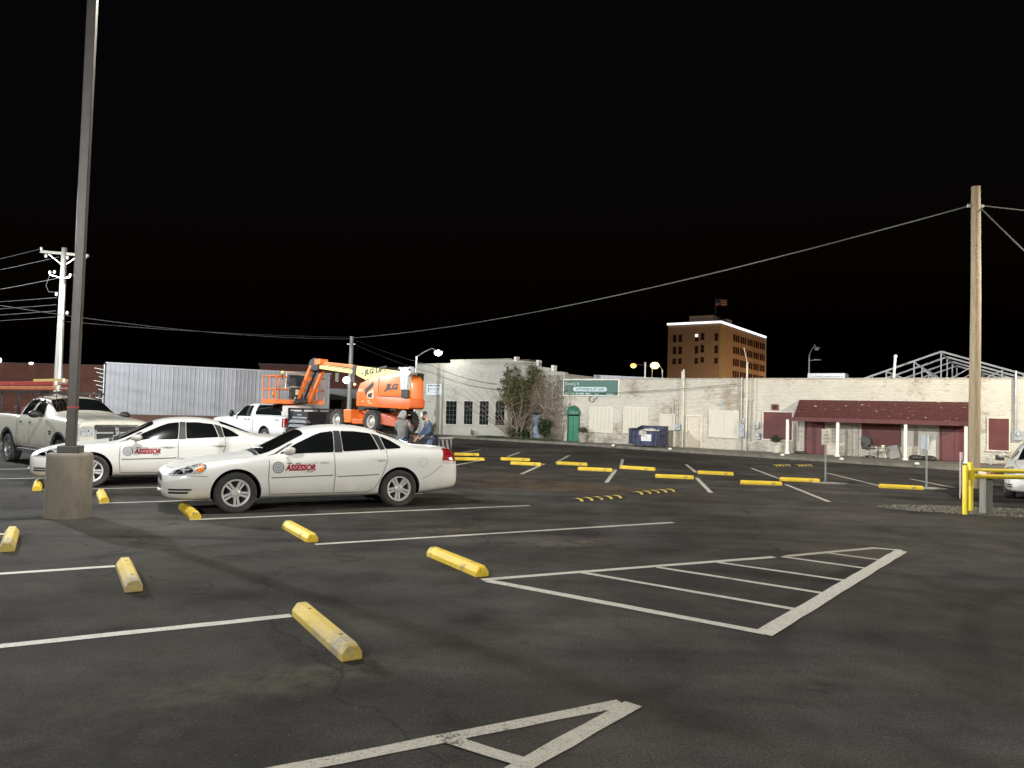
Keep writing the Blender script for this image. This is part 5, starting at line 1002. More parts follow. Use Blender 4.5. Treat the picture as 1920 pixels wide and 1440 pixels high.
def person(label, loc, rz, P, top_m, top_name, hood=False):
    t = thing('person', label, 'person', loc, rz); J = P
    # body: one continuous figure
    nd = {'pel': (J['pel'], .13, .10), 'wai': (J['wai'], .125, .095), 'che': (J['che'], .15, .11), 'nck0': (J['nck0'], .085, .075), 'nck': (J['nck'], .055, .055), 'jaw': (J['jaw'], .062, .075), 'hd': (J['hd'], .078, .095), 'crn': (J['crn'], .055, .07)}
    ed = [('pel', 'wai'), ('wai', 'che'), ('che', 'nck0'), ('nck0', 'nck'), ('nck', 'jaw'), ('jaw', 'hd'), ('hd', 'crn')]
    for s in 'LR':
        nd.update({'sh'+s: (J['sh'+s], .062, .062), 'el'+s: (J['el'+s], .043, .043), 'wr'+s: (J['wr'+s], .029, .033), 'hip'+s: (J['hip'+s], .085, .085), 'kn'+s: (J['kn'+s], .06, .06), 'an'+s: (J['an'+s], .042, .042)})
        ed += [('che', 'sh'+s), ('sh'+s, 'el'+s), ('el'+s, 'wr'+s), ('pel', 'hip'+s), ('hip'+s, 'kn'+s), ('kn'+s, 'an'+s)]
        w = Vector(J['wr'+s]); e = Vector(J['el'+s]); d = (w-e).normalized(); side = d.cross(Vector((1, 0, 0))).normalized(); fwd = side.cross(d).normalized()
        pm = w + d*.055; nd['pm'+s] = (tuple(pm), .030, .020); ed.append(('wr'+s, 'pm'+s))
        for q, (off, ln) in enumerate(((-.027, .070), (-.009, .082), (.009, .078), (.027, .060))):
            a = pm + fwd*off + d*.03; b = a + d*ln*.55 + side*.012; c = a + d*ln + side*.035
            for kk, p_ in (('a', a), ('b', b), ('c', c)): nd['f%d%s%s' % (q, kk, s)] = (tuple(p_), .0095, .0095)
            ed += [('pm'+s, 'f%da%s' % (q, s)), ('f%da%s' % (q, s), 'f%db%s' % (q, s)), ('f%db%s' % (q, s), 'f%dc%s' % (q, s))]
        a = w + d*.02 + fwd*.03; b = a + d*.045 + fwd*.022; nd['ta'+s] = (tuple(a), .011, .011); nd['tb'+s] = (tuple(b), .009, .009); ed += [('wr'+s, 'ta'+s), ('ta'+s, 'tb'+s)]
    skin_body('body', nd, ed, 'pel', SKIN, t)
    # face
    hd = Vector(J['hd']); fw = Vector(J['face']).normalized(); sd = Vector((-fw.y, fw.x, 0)).normalized(); up = fw.cross(sd)*1
    if up.z < 0: up = -up
    MB().sphere(tuple(hd + fw*.098 - up*.03), .016, 8, 6, (1, 1, 1.5)).build('nose', SKIN, t, 60)
    for s in (1, -1):
        MB().sphere(tuple(hd + fw*.082 + sd*s*.032 + up*.005), .012).build('eye', mat('eye', (.05,.04,.035), .3), t, 60); MB().sphere(tuple(hd + sd*s*.085 - up*.012), .022, 8, 6, (.6, .8, 1.3)).build('ear', SKIN, t, 60)
    MB().sphere(tuple(hd + fw*.085 - up*.066), .02, 8, 6, (1, 1.3, .35)).build('mouth', mat('lips', (.35,.16,.13), .6), t, 60)
    # clothes
    g_ = .03; cl = {'hem': (J['hem'], .185, .15), 'wai': (J['wai'], .175, .135), 'che': (J['che'], .185, .135), 'nck0': (J['nck0'], .105, .10), 'col': (tuple((Vector(J['nck0'])+Vector(J['nck']))/2), .08, .08)}
    ce = [('hem', 'wai'), ('wai', 'che'), ('che', 'nck0'), ('nck0', 'col')]
    for s in 'LR':
        w = Vector(J['wr'+s]); e = Vector(J['el'+s]); cuff = w - (w-e)*.10
        cl.update({'sh'+s: (J['sh'+s], .092, .092), 'el'+s: (J['el'+s], .07, .07), 'cf'+s: (tuple(cuff), .05, .05)}); ce += [('che', 'sh'+s), ('sh'+s, 'el'+s), ('el'+s, 'cf'+s)]
    skin_body(top_name, cl, ce, 'wai', top_m, t)
    tr_ = {'pel': (J['pel'], .165, .125)}; te = []
    for s in 'LR':
        tr_.update({'hip'+s: (J['hip'+s], .105, .11), 'kn'+s: (J['kn'+s], .085, .085), 'an'+s: (tuple(Vector(J['an'+s])+Vector((0,0,.02))), .07, .075)}); te += [('pel', 'hip'+s), ('hip'+s, 'kn'+s), ('kn'+s, 'an'+s)]
        a = Vector(J['an'+s]); MB().prism([(-.10, 0), (.19, 0), (.19, .06), (.08, .10), (-.05, .15), (-.10, .14)], -.05, .05, 'y').build('boot', BOOT, t, 40, .02).location = (a.x, a.y, 0)
    skin_body('trousers', tr_, te, 'pel', JEAN, t)
    return t, hd, fw, sd, up
def pose(**k):
    base = dict(pel=(0,0,.95), wai=(0,0,1.08), che=(0.0,0,1.30), nck0=(0.0,0,1.46), nck=(.015,0,1.53), jaw=(.03,0,1.58), hd=(.03,0,1.655), crn=(.015,0,1.73), face=(1,0,-.15), hem=(0,0,.88),
        shL=(0,.20,1.42), elL=(-.04,.29,1.16), wrL=(.06,.27,.92), shR=(0,-.20,1.42), elR=(-.04,-.29,1.16), wrR=(.06,-.27,.92), hipL=(0,.10,.88), knL=(.02,.11,.49), anL=(0,.12,.09), hipR=(0,-.10,.88), knR=(.02,-.11,.49), anR=(0,-.12,.09))
    base.update(k); return base
NAVY = mat('navy_work_jacket', (.045, .075, .13), .8, var=.3, vs=8, bump=.35, bs=22); GREYH = mat('grey_hoodie', (.17, .17, .155), .95, var=.2, vs=10, bump=.4, bs=24)
# man in the jacket: faces left, bent a little, looking at what his right hand holds
Pm = pose(che=(.05,0,1.29), nck0=(.09,0,1.45), nck=(.125,0,1.51), jaw=(.165,0,1.555), hd=(.175,0,1.625), crn=(.165,0,1.70), face=(1,.1,-.55), shL=(.05,.215,1.40), elL=(.02,.34,1.15), wrL=(.22,.30,1.00), shR=(.07,-.205,1.40), elR=(.16,-.32,1.15), wrR=(.36,-.30,.93))
pm, hd, fw, sd, up = person('person in a navy work jacket and white fronted cap bending over beside the trailer', (-2.50, 23.0, 0), R(190), Pm, NAVY, 'jacket')
capb = MB()
for i in range(7):
    f = math.pi/2*i/6
    for j in range(16): a = 2*math.pi*j/16; p = hd + up*(.035+.105*math.sin(f)) + (fw*math.cos(a)*.118 + sd*math.sin(a)*.098)*math.cos(f); capb.v.append(tuple(p))
capb.f = [(i*16+j, i*16+(j+1) % 16, (i+1)*16+(j+1) % 16, (i+1)*16+j) for i in range(6) for j in range(16)]
cp = capb.build('cap', mat('black_cap', (.02,.018,.016), .8), pm, 60)
fr = MB()
for i in range(6):
    f = math.pi/2*i/6
    for j in range(7): a = R(-62+124*j/6); p = hd + up*(.037+.107*math.sin(f)) + (fw*math.cos(a)*.122 + sd*math.sin(a)*.101)*math.cos(f); fr.v.append(tuple(p))
fr.f = [(i*7+j, i*7+j+1, (i+1)*7+j+1, (i+1)*7+j) for i in range(5) for j in range(6)]
fr.build('cap_front', mat('cap_white', (.62,.56,.50), .8), cp, 60)
br = MB(); rim = [(fw*math.cos(R(a))*.115 + sd*math.sin(R(a))*.095) for a in range(-60, 61, 15)]; out = [v + fw*.085*math.cos(R(a*1.2)) for v, a in zip(rim, range(-60, 61, 15))]
for v, w in zip(rim, out): br.v += [tuple(hd+up*.045+v), tuple(hd+up*.025+w)]
br.f = [(2*i, 2*i+1, 2*i+3, 2*i+2) for i in range(len(rim)-1)]; br.build('cap_peak', mat('cap_white', (.62,.56,.50)), cp)
be = MB().sphere(tuple(hd + fw*.058 - up*.075), .062, 12, 8, (1, 1, .8)).build('beard', mat('dark_beard', (.05,.03,.022), .95, bump=.5, bs=80), pm, 60)
MB().box(.196, .206, .05, .10, 1.27, 1.31).build('name_patch', WPAINT, pm); 
# man in the hooded top: back to the camera, head turned right
Ph = pose(che=(.02,0,1.30), hd=(.05,.01,1.645), crn=(.03,.01,1.72), face=(.8,-.6,-.3), elL=(.06,.29,1.17), wrL=(.24,.20,1.05), elR=(.08,-.29,1.16), wrR=(.28,-.22,1.02), shL=(0,.205,1.42), shR=(0,-.205,1.42))
ph, hd, fw, sd, up = person('person in a grey hooded top with hood up, back to the camera beside the trailer', (-3.37, 23.2, 0), R(62), Ph, GREYH, 'hooded_top')
hq = MB()
for i in range(10):
    f = -math.pi/2*.85 + (math.pi*.92)*i/9
    for j in range(15): a = R(62) + R(236)*j/14; rr = math.cos(f)*.128 if f > 0 else (.128+.03*math.sin(-f)); p = hd + up*(.125*math.sin(f) if f > 0 else .16*math.sin(f)) + fw*math.cos(a)*rr*1.05 + sd*math.sin(a)*rr*.92 - fw*.012; hq.v.append(tuple(p))
hq.f = [(i*15+j, i*15+j+1, (i+1)*15+j+1, (i+1)*15+j) for i in range(9) for j in range(14)]
ho = hq.build('hood', mat('grey_hood', (.27, .27, .26), .95, var=.15, bump=.3), ph, 60); md = ho.modifiers.new('t', 'SOLIDIFY'); md.thickness = .02
MB().sphere(tuple(hd + fw*.16 + up*.03), .055, 10, 6, (1, 1, .25)).build('cap_peak', mat('cap_white', (.62,.56,.50)), ph, 60)

# ================================================================== POLES, LAMPS, WIRES
CONC = mat('cast_concrete', (.215, .19, .15), .85, var=.14, vs=3, bump=.35, bs=35, c2=(.14, .125, .10), cs=2.6, cw=(.45, .65), stretch=(1, 1, .5)); BRZ = mat('bronze_pole_paint', (.062, .056, .049), .45, .25, var=.12, vs=4)
LEDM = mat('led_panel', (.9,.9,.9), .4, emit=(1, .98, .94), es=30)
def lot_light(label, loc, rz, top=8.7, power=1.0, color=NEUT, arms=((1, 0), (-1, 0)), base=True, aim=None, group='parking lot lamp poles', **kw):
    t = thing('lot_light_pole', label, 'lamp pole', loc, rz, group)
    z = 0
    if base:
        b = MB().lathe([(0, -.1), (.325, -.1), (.323, .95), (.31, .985), (.29, 1.0), (0, 1.0)], 40).build('concrete_base', CONC, t, 40); z = 1.0
    pl = MB().box(-.155, .155, -.155, .155, z, z+.11).build('base_cover', BRZ, t, None, .012)
    MB().box(-.068, .068, -.068, .068, z+.1, top).build('pole_shaft', BRZ, t, None, .012)
    if base: MB().box(-.072, .072, -.072, .072, 1.70, 1.73).build('red_tape', mat('red_tape', (.38, .05, .05), .6), t)
    for ax, ay in arms:
        v = Vector((ax, ay, 0)); MB().bar((ax*.08, ay*.08, top-.12), (ax*.55, ay*.55, top-.08), .06, .06).build('arm', BRZ, t)
        c = v*.85; h_ = MB().box(c.x-.32, c.x+.32, c.y-.22, c.y+.22, top-.12, top-.02).build('lamp_head', BRZ, t, None, .02)
        MB().box(c.x-.26, c.x+.26, c.y-.17, c.y+.17, top-.135, top-.122).build('led_panel', LEDM, h_)
    l = lamp_light('lot_lamp', (0, 0, top-.55), power, color, t, **kw)
    if arms: l.location = (arms[0][0]*.85, arms[0][1]*.85, top-.22)
    return t
lot_light('bronze square lamp pole on a round concrete base standing in front of the farther sedan', (-6.90, 11.68, 0), R(17), 9.7, PW['pole'], NEUT, ((.9, .3), (-1, 0)), nadir=.12)
lot_light('lamp pole at the far left of the lot', (-25.5, 27.2, 0), R(10), 9.2, PW['left'], COOL, ((1, 0), (-1, 0)), nadir=.3)
lot_light('lamp pole at the far right of the lot', (26.5, 17.5, 0), R(10), 9.2, PW['right'], WARM, ((-1, 0), (1, 0)))
lot_light('lamp pole on the near side of the lot', (-9.0, -18.0, 0), R(10), 10.2, PW['back'], NEUT, ((0, 1), (0, -1)))

WOOD = mat('weathered_pole_wood', (.30, .235, .15), .85, var=.25, vs=5, bump=.5, bs=20, stretch=(6, 6, .4)); WOODG = mat('grey_pole_wood', (.19, .185, .16), .85, var=.2, vs=5, bump=.4, bs=20, stretch=(6, 6, .4)); CABLE = mat('grey_cable', (.04, .04, .04), .6); CABLEL = mat('bright_cable', (.10, .10, .095), .6)
up_ = thing('utility_pole', 'tall bare wooden utility pole rising behind the yellow rail', 'utility pole', (13.38, 21.43, 0))
MB().tube([(0, 0, -.2), (.01, 0, 2.5), (.03, 0, 5.5), (.01, 0, 8.77)], [.155, .15, .135, .12], 14).build('pole_shaft', WOOD, up_, 60); MB().tube([(-.16, 0, 8.18), (.18, 0, 8.18)], .03, 8).build('through_bolt', GALV, up_); MB().box(-.14, .14, -.02, .02, 8.28, 8.32).build('pole_band', GALV, up_)
for s in (-1, 1): MB().lathe([(0, .05), (.05, .04), (.05, -.04), (0, -.05)], 10, 'x', (s*.19, 0, 8.2)).build('insulator', mat('grey_porcelain', (.5,.5,.48), .3), up_, 50)
lp = thing('utility_pole', 'pale utility pole with crossarm and insulators behind the bronze lamp pole', 'utility pole', (-22.05, 36, 0))
MB().tube([(0, 0, -.2), (0, 0, 9.2)], [.19, .13], 12).build('pole_shaft', WOODG, lp, 60); MB().tube([(.16, -.1, 2.2), (.13, -.1, 7.4)], .07, 8).build('riser_pipe', mat('white_riser', (.40,.40,.36), .5), lp, 60)
MB().bar((-1.15, 0, 8.98), (1.2, 0, 8.84), .10, .13).build('crossarm', mat('pale_crossarm', (.26,.25,.21), .8), lp)
for s in (-1, 1): MB().bar((s*.75, 0, 8.86), (0, 0, 8.3), .04, .05).build('arm_brace', GALV, lp)
for x, z in ((-1.1, 9.1), (-.85, 8.75), (.2, 8.7), (1.1, 8.78), (-.62, 7.95), (-.40, 7.98), (.38, 7.85), (-.25, 6.9), (.32, 6.0)): MB().lathe([(0, .10), (.05, .08), (.07, 0), (.05, -.06), (0, -.09)], 10, 'z', (x, -.05, z)).build('insulator', mat('white_porcelain', (.6,.6,.56), .3), lp, 50)
for a, b in (((-.62, 7.85), (0, 7.7)), ((.38, 7.75), (0, 7.7))): MB().bar((a[0], -.05, a[1]), (b[0], -.05, b[1]), .05).build('cutout_arm', GALV, lp)
MB().tube([(-.6, -.1, 7.8), (-.75, -.1, 7.3), (-.6, -.1, 7.0), (-.1, -.1, 7.0)], .015, 6).build('jumper_wire', CABLE, lp)
mp_ = thing('utility_pole', 'thin grey utility pole standing beyond the boom lift', 'utility pole', (-9.85, 45, 0)); MB().tube([(0,0,-.2), (.02,0,6.1)], [.16, .11], 10).build('pole_shaft', mat('grey_steel_pole', (.22,.22,.21), .6, .3), mp_, 60); MB().box(-.25, .25, -.03, .03, 5.6, 5.66).build('bracket', GALV, mp_)
pb = MB().sphere((-.18, -.15, 3.42), .21, 14, 10).build('globe_lamp', mat('white_globe', (1,1,1), .5, emit=(1,.99,.95), es=7), mp_, 60); 
def wire(label, a, b, sag, r=.014, m=CABLE, n=26, grp='overhead wires'):
    a = Vector(a); b = Vector(b); pts = [a.lerp(b, i/n) - Vector((0, 0, 4*sag*(i/n)*(1-i/n))) for i in range(n+1)]
    return tag(MB().tube(pts, r, 6).build('overhead_wire', m, None, 60), label, 'wire', grp)
wire('long cable sagging from the tall wooden pole across to the thin grey pole', (13.2, 21.43, 8.2), (-9.85, 45, 6.0), .62, .020, CABLEL)
wire('thick lower cable sagging from the thin grey pole past the bronze lamp pole', (-9.85, 45, 5.95), (-26, 24, 6.3), .72, .016, CABLEL); wire('thin upper cable from the thin grey pole to the crossarm pole', (-9.85, 45, 6.05), (-22.0, 36, 5.6), .15, .014)
wire('guy wire slanting down to the right from the wooden pole top', (13.5, 21.4, 8.15), (14.2, 14.0, 1.0), 0.05, .017, CABLEL); wire('cable running off to the right from the wooden pole top', (13.55, 21.43, 8.22), (30, 26, 9.5), .3, .017, CABLEL)
for i, (z, zz, sg) in enumerate(((9.15, 8.6, .5), (8.75, 7.9, .5), (7.7, 7.3, .5), (6.75, 6.5, .35), (6.4, 6.1, .3), (6.1, 5.9, .3), (5.8, 5.6, .35))):
    wire('wire running left out of view from the crossarm pole, number %s from its top' % ('one', 'two', 'three', 'four', 'five', 'six', 'seven')[i], (-22.0 - (1.1 if i == 0 else .3), 36, z), (-58, 50-i*.3, z), (1.2, 1.2, 1.1, .3, .35, .4, .4)[i], .013, CABLEL if i < 3 else CABLE)
for i, (a, b, sg, l) in enumerate((((-9.8, 45, 5.95), (-5.4, 50.5, 4.75), .12, 'upper service wire from the thin grey pole to the hall wall'), ((-9.8, 45, 5.7), (-5.5, 50.6, 4.3), .15, 'lower service wire from the thin grey pole to the hall wall'), ((-5.4, 50.4, 4.72), (-1.0, 47.7, 3.55), .18, 'service wire drooping across the hall wall, the upper of two'), ((-5.5, 50.5, 4.3), (-.9, 47.6, 3.2), .2, 'service wire drooping across the hall wall, the lower of two'), ((4.6, 43.8, 3.0), (11.9, 38.7, 3.6), .08, 'thin wire along the shop wall above the boarded windows'), ((-22.0, 36, 6.0), (-19.9, 33, .1), 0.0, 'guy wire going down to the ground beside the crossarm pole'))): wire(l, a, b, sg, .014)

def street_light(label, base, top, arm, power, color, glow, es, lit=True, r=.16, double=False):
    t = thing('street_light', label, 'street light', base, 0, 'street lights'); v = Vector(arm)
    MB().tube([(0, 0, 0), (0, 0, top)], [.09, .06], 10).build('pole_shaft', GALV, t, 60)
    MB().tube([(0, 0, top-.05), tuple(v*.35 + Vector((0, 0, top+arm[2]*.45))), tuple(v*.7 + Vector((0, 0, top+arm[2]*.75))), (v.x, v.y, top+arm[2])], .035, 8).build('arm', GALV, t, 60)
    c = Vector((v.x, v.y, top+arm[2])); h_ = MB().sphere(tuple(c), .2, 12, 8, (1.7, 1, .45)).build('lamp_head', GALV, t, 60)
    gm = mat(glow, (1, 1, 1), .5, emit=color, es=es) if lit else mat('dull_lens', (.5, .5, .48), .3)
    MB().sphere(tuple(c - Vector((0, 0, .10))), r, 14, 9, (1.15, 1.1, .85)).build('lamp_bowl', gm, h_, 60)
    if double: MB().bar((0, 0, top-.5), (.55, 0, top-.45), .05).build('arm', GALV, t); MB().box(.4, .9, -.12, .12, top-.48, top-.38).build('lamp_head', GALV, t, None, .02)
    if lit and power: lamp_light('street_lamp', (c.x, c.y-.05, c.z-.36), power, color, t, radius=.12, nadir=.5, horiz=.9, up=.3)
    return t
street_light('bright white street light on a curved arm at the corner of the hall', (-6.33, 48.6, 0), 5.25, (1.40, .3, .40), PW['street'], (1, .98, .93), 'white_lamp_glow', 14, r=.23)
street_light('bright yellow street light beyond the shop roofs, nearer the tall block', (14.2, 70, 0), 6.1, (-.75, 0, .5), PW['street']*1.2, (1.0, .80, .33), 'yellow_lamp_glow', 2.6, r=.38)
street_light('dim orange street light left of the bright yellow one', (17.0, 90, 0), 7.7, (-2.3, 0, .15), 1500, (1.0, .60, .16), 'orange_lamp_glow', 1.4, r=.34)
street_light('unlit double street light standing right of the tall brick block', (24.05, 60, 0), 7.1, (.6, 0, .55), 0, NEUT, '', 0, False, double=True)
# added lamps, unseen behind the shops, put in to light the tall block
for (x, y), w_ in zip(((52, 172), (85, 196), (92, 225)), ('before its plain side', 'at its corner', 'along its long front')): street_light('added unseen amber lamp lighting the tall block, ' + w_, (x, y, 0), 7.5, (.8, 0, .4), 36000 if x > 80 else 70000, (1.0, .75, .47), 'amber_lamp_glow', 4)
for (x, y, z, lab, es, r_) in ((-41.9, 60.35, 4.80, 'white flood light at the left edge above the brick warehouse', 9, .22), (-39.2, 60.35, 4.62, 'small white lamp on the brick warehouse parapet', 5, .12)):
    t = thing('wall_lamp', lab, 'lamp', (x, y, 0)); MB().tube([(0, .25, z-.3), (0, .1, z-.05)], .04, 8).build('stem', GALV, t); MB().sphere((0, 0, z), r_, 12, 8, (1.6, 1, .7) if r_ < .2 else (1, 1, 1)).build('lamp_lens', mat('flood_glow', (1,1,1), .5, emit=(1,1,.98), es=es), t, 60)

# ================================================================== SMALL STREET THINGS
YB = mat('yellow_bollard_paint', (.78, .60, .03), .42, var=.08, vs=5, bump=.1)
bo = thing('bollard_rail', 'yellow pipe bollards with a yellow rail running off to the right', 'bollard', (9.32, 15.2, 0))
for (x, y, z) in ((0, 0, 1.0), (.48, .62, 1.03)): MB().lathe([(0, -.1), (.056, -.1), (.056, z-.03), (.045, z-.005), (0, z+.01)], 18, 'z', (x, y, 0)).build('bollard_post', YB, bo, 50)
MB().tube([(.02, -.0, .78), (4.6, .55, .76)], .047, 12).build('rail', YB, bo, 60); MB().tube([(.48, .62, .86), (4.8, 1.2, .84)], .047, 12).build('rail', YB, bo, 60); MB().box(.02, .16, -.04, .03, .70, .90).build('rail_bracket', YB, bo)
wp = thing('timber_post', 'short weathered timber post with a red and white reflector on top', 'post', (9.93, 15.5, 0), R(12)); MB().box(-.085, .085, -.085, .085, -.1, .86).build('post', WOODG, wp, None, .012); rf = MB().box(-.095, .095, -.10, .10, .745, .86).build('reflector_band', mat('pink_white', (.60,.48,.42), .5), wp); MB().box(.01, .075, -.108, -.10, .755, .855).build('reflector', mat('red_reflector', (.42,.08,.05), .3), rf)
pp = thing('marker_post', 'thin pinkish metal marker post left of the yellow bollards', 'post', (11.13, 18.31, 0), R(20)); MB().prism([(-.035, 0), (-.035, .03), (.035, .03), (.035, 0), (.02, 0), (.02, .018), (-.02, .018), (-.02, 0)], -.1, 1.14, 'z').build('post', mat('pink_post', (.50, .40, .40), .5, .2), pp); MB().box(-.037, .037, -.006, 0, .95, 1.12).build('post_sticker', mat('pink_sticker', (.6,.42,.42), .5), pp)
def sign_post(label, loc, rz, h, sw_, sh, txt, face):
    t = thing('sign_post', label, 'sign', loc, rz); MB().bar((0, 0, -.1), (0, 0, h), .045, .03).build('post', GALV, t)
    b = MB().box(-sw_/2, sw_/2, -.035, -.022, h-sh, h).build('sign_plate', face, t, None, .004)
    for i, (tx, z, hh, w) in enumerate(txt): place_text(tx, mat('sign_grey_letters', (.16,.14,.12), .6), b, (-w/2, -.037, z), (1, 0, 0), (0, 0, 1), hh, w, offset=.01)
    return t, b
SF = mat('faded_sign_face', (.50, .47, .41), .55, var=.08)
t1, b1 = sign_post('faded NO PARKING sign on a thin post in the lot', (9.30, 21.9, 0), R(8), 1.57, .30, .46, (('NO', 1.36, .075, .15), ('PARKING', 1.27, .055, .24)), SF); faint_words(b1, mat('sign_grey_letters', (.16,.14,.12)), [(-.06, .12)], 1.18, .03, -.037); faint_words(b1, mat('sign_grey_letters', (.16,.14,.12)), [(-.02, .05)], 1.48, .03, -.037)
sign_post('thin sign post with a narrow pale sign seen edge on beside the utility pole', (11.8, 21.05, 0), R(72), 1.50, .30, .44, (), mat('pale_blue_sign', (.55, .60, .62), .5))
for (x, y, lab) in ((9.35, 21.75, 'pale broken concrete ring at the foot of the no parking sign'), (11.75, 20.95, 'pale broken concrete ring at the foot of the edge on sign')):
    q = MB(); n = 22; q.v = [(0, 0, .03)] + [((.36+.12*random.random())*math.cos(2*math.pi*i/n)*1.25, (.30+.10*random.random())*math.sin(2*math.pi*i/n), .006) for i in range(n)]; q.f = [(0, 1+i, 1+(i+1) % n) for i in range(n)]
    o = q.build('concrete_footing', mat('pale_footing', (.36,.34,.28), .9, var=.4, vs=14, bump=.5), None); o.location = (x, y, 0); tag(o, lab, 'footing', 'sign footings')

WL = Matrix.Translation(W0) @ Matrix.Rotation(WANG, 4, 'Z')
def at_wall(s, out, z=.12): return WL @ Vector((-s, -out, z))
# blue dumpster
NB = mat('navy_dumpster', (.028, .032, .085), .5, .1, var=.3, vs=4, c2=(.16, .17, .21), cs=3.5, cw=(.58, .68)); NBD = mat('navy_dark', (.02, .022, .05), .6)
du = thing('dumpster', 'open navy blue dumpster with a white notice, by the shop wall', 'dumpster', tuple(at_wall(13.85, 1.6, .10)), WANG)
W, D = .76, .62
MB()._add([(-W, -D, .12), (W, -D, .12), (W, D, .12), (-W, D, .12), (-W, -D, .86), (W, -D, .86), (W, D, 1.12), (-W, D, 1.12)], [(0,3,2,1), (0,1,5,4), (1,2,6,5), (2,3,7,6), (3,0,4,7)]).build('bin_body', NB, du).modifiers.new('t', 'SOLIDIFY').thickness = .03
for a, b in (((-W, -D, .86), (W, -D, .86)), ((-W, -D, .86), (-W, D, 1.12)), ((W, -D, .86), (W, D, 1.12)), ((-W, D, 1.12), (W, D, 1.12))): MB().bar(a, b, .06, .06).build('rim_bar', NBD, du)
for x in (-.66, -.32, .42, .62): MB().prism([(x-.05, .14), (x+.05, .14), (x+.09, .84), (x+.02, .84)], -D-.05, -D-.014, 'y').build('stiffener', NB, du)
MB().box(-.22, .36, -D-.06, -D-.052, .34, .70).build('notice', mat('white_notice', (.66,.68,.70), .5), du); MB().lathe([(0, 0), (.05, 0)], 5, 'y', (.07, -D-.062, .57)).build('notice_mark', mat('notice_grey', (.3,.32,.34), .6), du)
for s in (-1, 1): MB().box(s*W-.06*(s < 0), s*W+.06*(s > 0), -.35, .25, .55, .72).build('fork_pocket', NBD, du)
MB().box(-W-.22, -W-.04, -D, D*.9, .15, 1.0).build('open_lid', NBD, du); 
for x in (-.6, .6):
    for y in (-.5, .5): MB().lathe([(0, -.03), (.06, -.03), (.06, .03), (0, .03)], 10, 'x', (x, y, .06)).build('castor', BLK, du)
for i, (x, y, s) in enumerate(((-.35, -.1, .16), (-.05, -.2, .2), (.5, 0, .15), (.15, .2, .2), (-.45, .15, .18))): o = MB().box(x-s, x+s, y-s, y+s, .72, .9+.02*i).build('rubbish', mat('pale_rubbish', (.55,.52,.46), .8, var=.4, vs=9), du, None, .04); o.rotation_euler = (.12*i-.2, .15-.08*i, .3*i)
# planters
LEAF = mat('dark_leaf', (.035, .060, .018), .6, var=.5, vs=12); LEAFB = mat('olive_leaf', (.085, .098, .026), .6, var=.5, vs=9); TWIG = mat('bare_twig', (.20, .155, .11), .9, var=.3); TWIGP = mat('pale_vine', (.31, .26, .20), .9, var=.3)
def leaves(q, c, rad, n, s, sq=(1, 1, 1), shell=.4):
    for i in range(n):
        v = Vector((random.gauss(0, 1), random.gauss(0, 1), random.gauss(0, 1))).normalized()*(shell+(1-shell)*random.random())
        p = Vector(c) + Vector((v.x*rad*sq[0], v.y*rad*sq[1], v.z*rad*sq[2])); a = Vector((random.gauss(0,1), random.gauss(0,1), random.gauss(0,1))).normalized(); b = a.cross(Vector((random.random(), random.random(), 1))).normalized(); k = s*random.uniform(.6, 1.3)
        q._add([p-a*k, p+b*k*.45, p+a*k, p-b*k*.45], [(0, 1, 2, 3)])
def planter(label, s, out, k, pm_):
    t = thing('planter', label, 'planter', tuple(at_wall(s, out)), WANG, 'planters by the shop wall'); t.scale = (k,)*3
    MB().lathe([(0, 0), (.19, 0), (.20, .04), (.28, .42), (.33, .44), (.33, .50), (.29, .50), (.27, .44), (0, .42)], 24).build('pot', pm_, t, 40)
    q = MB(); leaves(q, (0, 0, .72), .30, 420, .05, (1, 1, .75)); tag(q.build('foliage', LEAF, t), kind='stuff'); MB().tube([(0, 0, .4), (.02, 0, .75)], .02, 6).build('stem', TWIG, t); return t
planter('concrete urn planter with a dark shrub right of the green door', 18.62, .5, 1.0, mat('urn_grey', (.32,.30,.26), .85, var=.2, bump=.3)); planter('white pot planter with a low green shrub below the left maroon window', 7.5, .55, .95, mat('white_pot', (.58,.56,.50), .6, var=.1))
# things under the awning
oc = thing('office_chair', 'black swivel office chair under the maroon awning', 'chair', tuple(at_wall(3.2, .75)), WANG+R(35)); MB().box(-.24, .24, -.23, .23, .40, .48).build('seat', TRIMB, oc, None, .03); bkx = MB().box(-.22, .22, .20, .25, .52, 1.0).build('backrest', mat('mesh_back', (.04,.05,.05), .7), oc, None, .02); bkx.rotation_euler = (-.12, 0, 0)
MB().tube([(0, 0, .08), (0, 0, .40)], .03, 8).build('gas_column', GALV, oc)
for i in range(5): a = R(72*i); MB().bar((0, 0, .10), (.28*math.cos(a), .28*math.sin(a), .06), .05, .03).build('star_leg', TRIMB, oc); MB().sphere((.28*math.cos(a), .28*math.sin(a), .03), .03).build('castor', TRIMB, oc)
for s in (-1, 1): MB().bar((s*.27, .1, .45), (s*.27, .1, .66), .03).build('arm_post', TRIMB, oc); MB().box(s*.27-.03, s*.27+.03, -.15, .15, .66, .69).build('armrest', TRIMB, oc, None, .01)
st_ = thing('side_table', 'small metal side table between the office chair and the tipped cage', 'table', tuple(at_wall(2.62, .70)), WANG); MB().box(-.24, .24, -.2, .2, .44, .47).build('table_top', mat('dull_olive', (.20,.19,.12), .7), st_)
for x in (-.22, .22):
    for y in (-.18, .18): MB().bar((x, y, 0), (x*.9, y*.9, .44), .025).build('leg', IRON, st_)
MB().box(-.06, .10, -.05, .08, .47, .62).build('small_box', mat('cream_box', (.6,.55,.42), .7), st_)
cg = thing('wire_cage', 'tipped metal cage leaning by the awning post', 'cage', tuple(at_wall(2.10, .70, .14)), WANG); cg.rotation_euler = (0, R(-14), WANG)
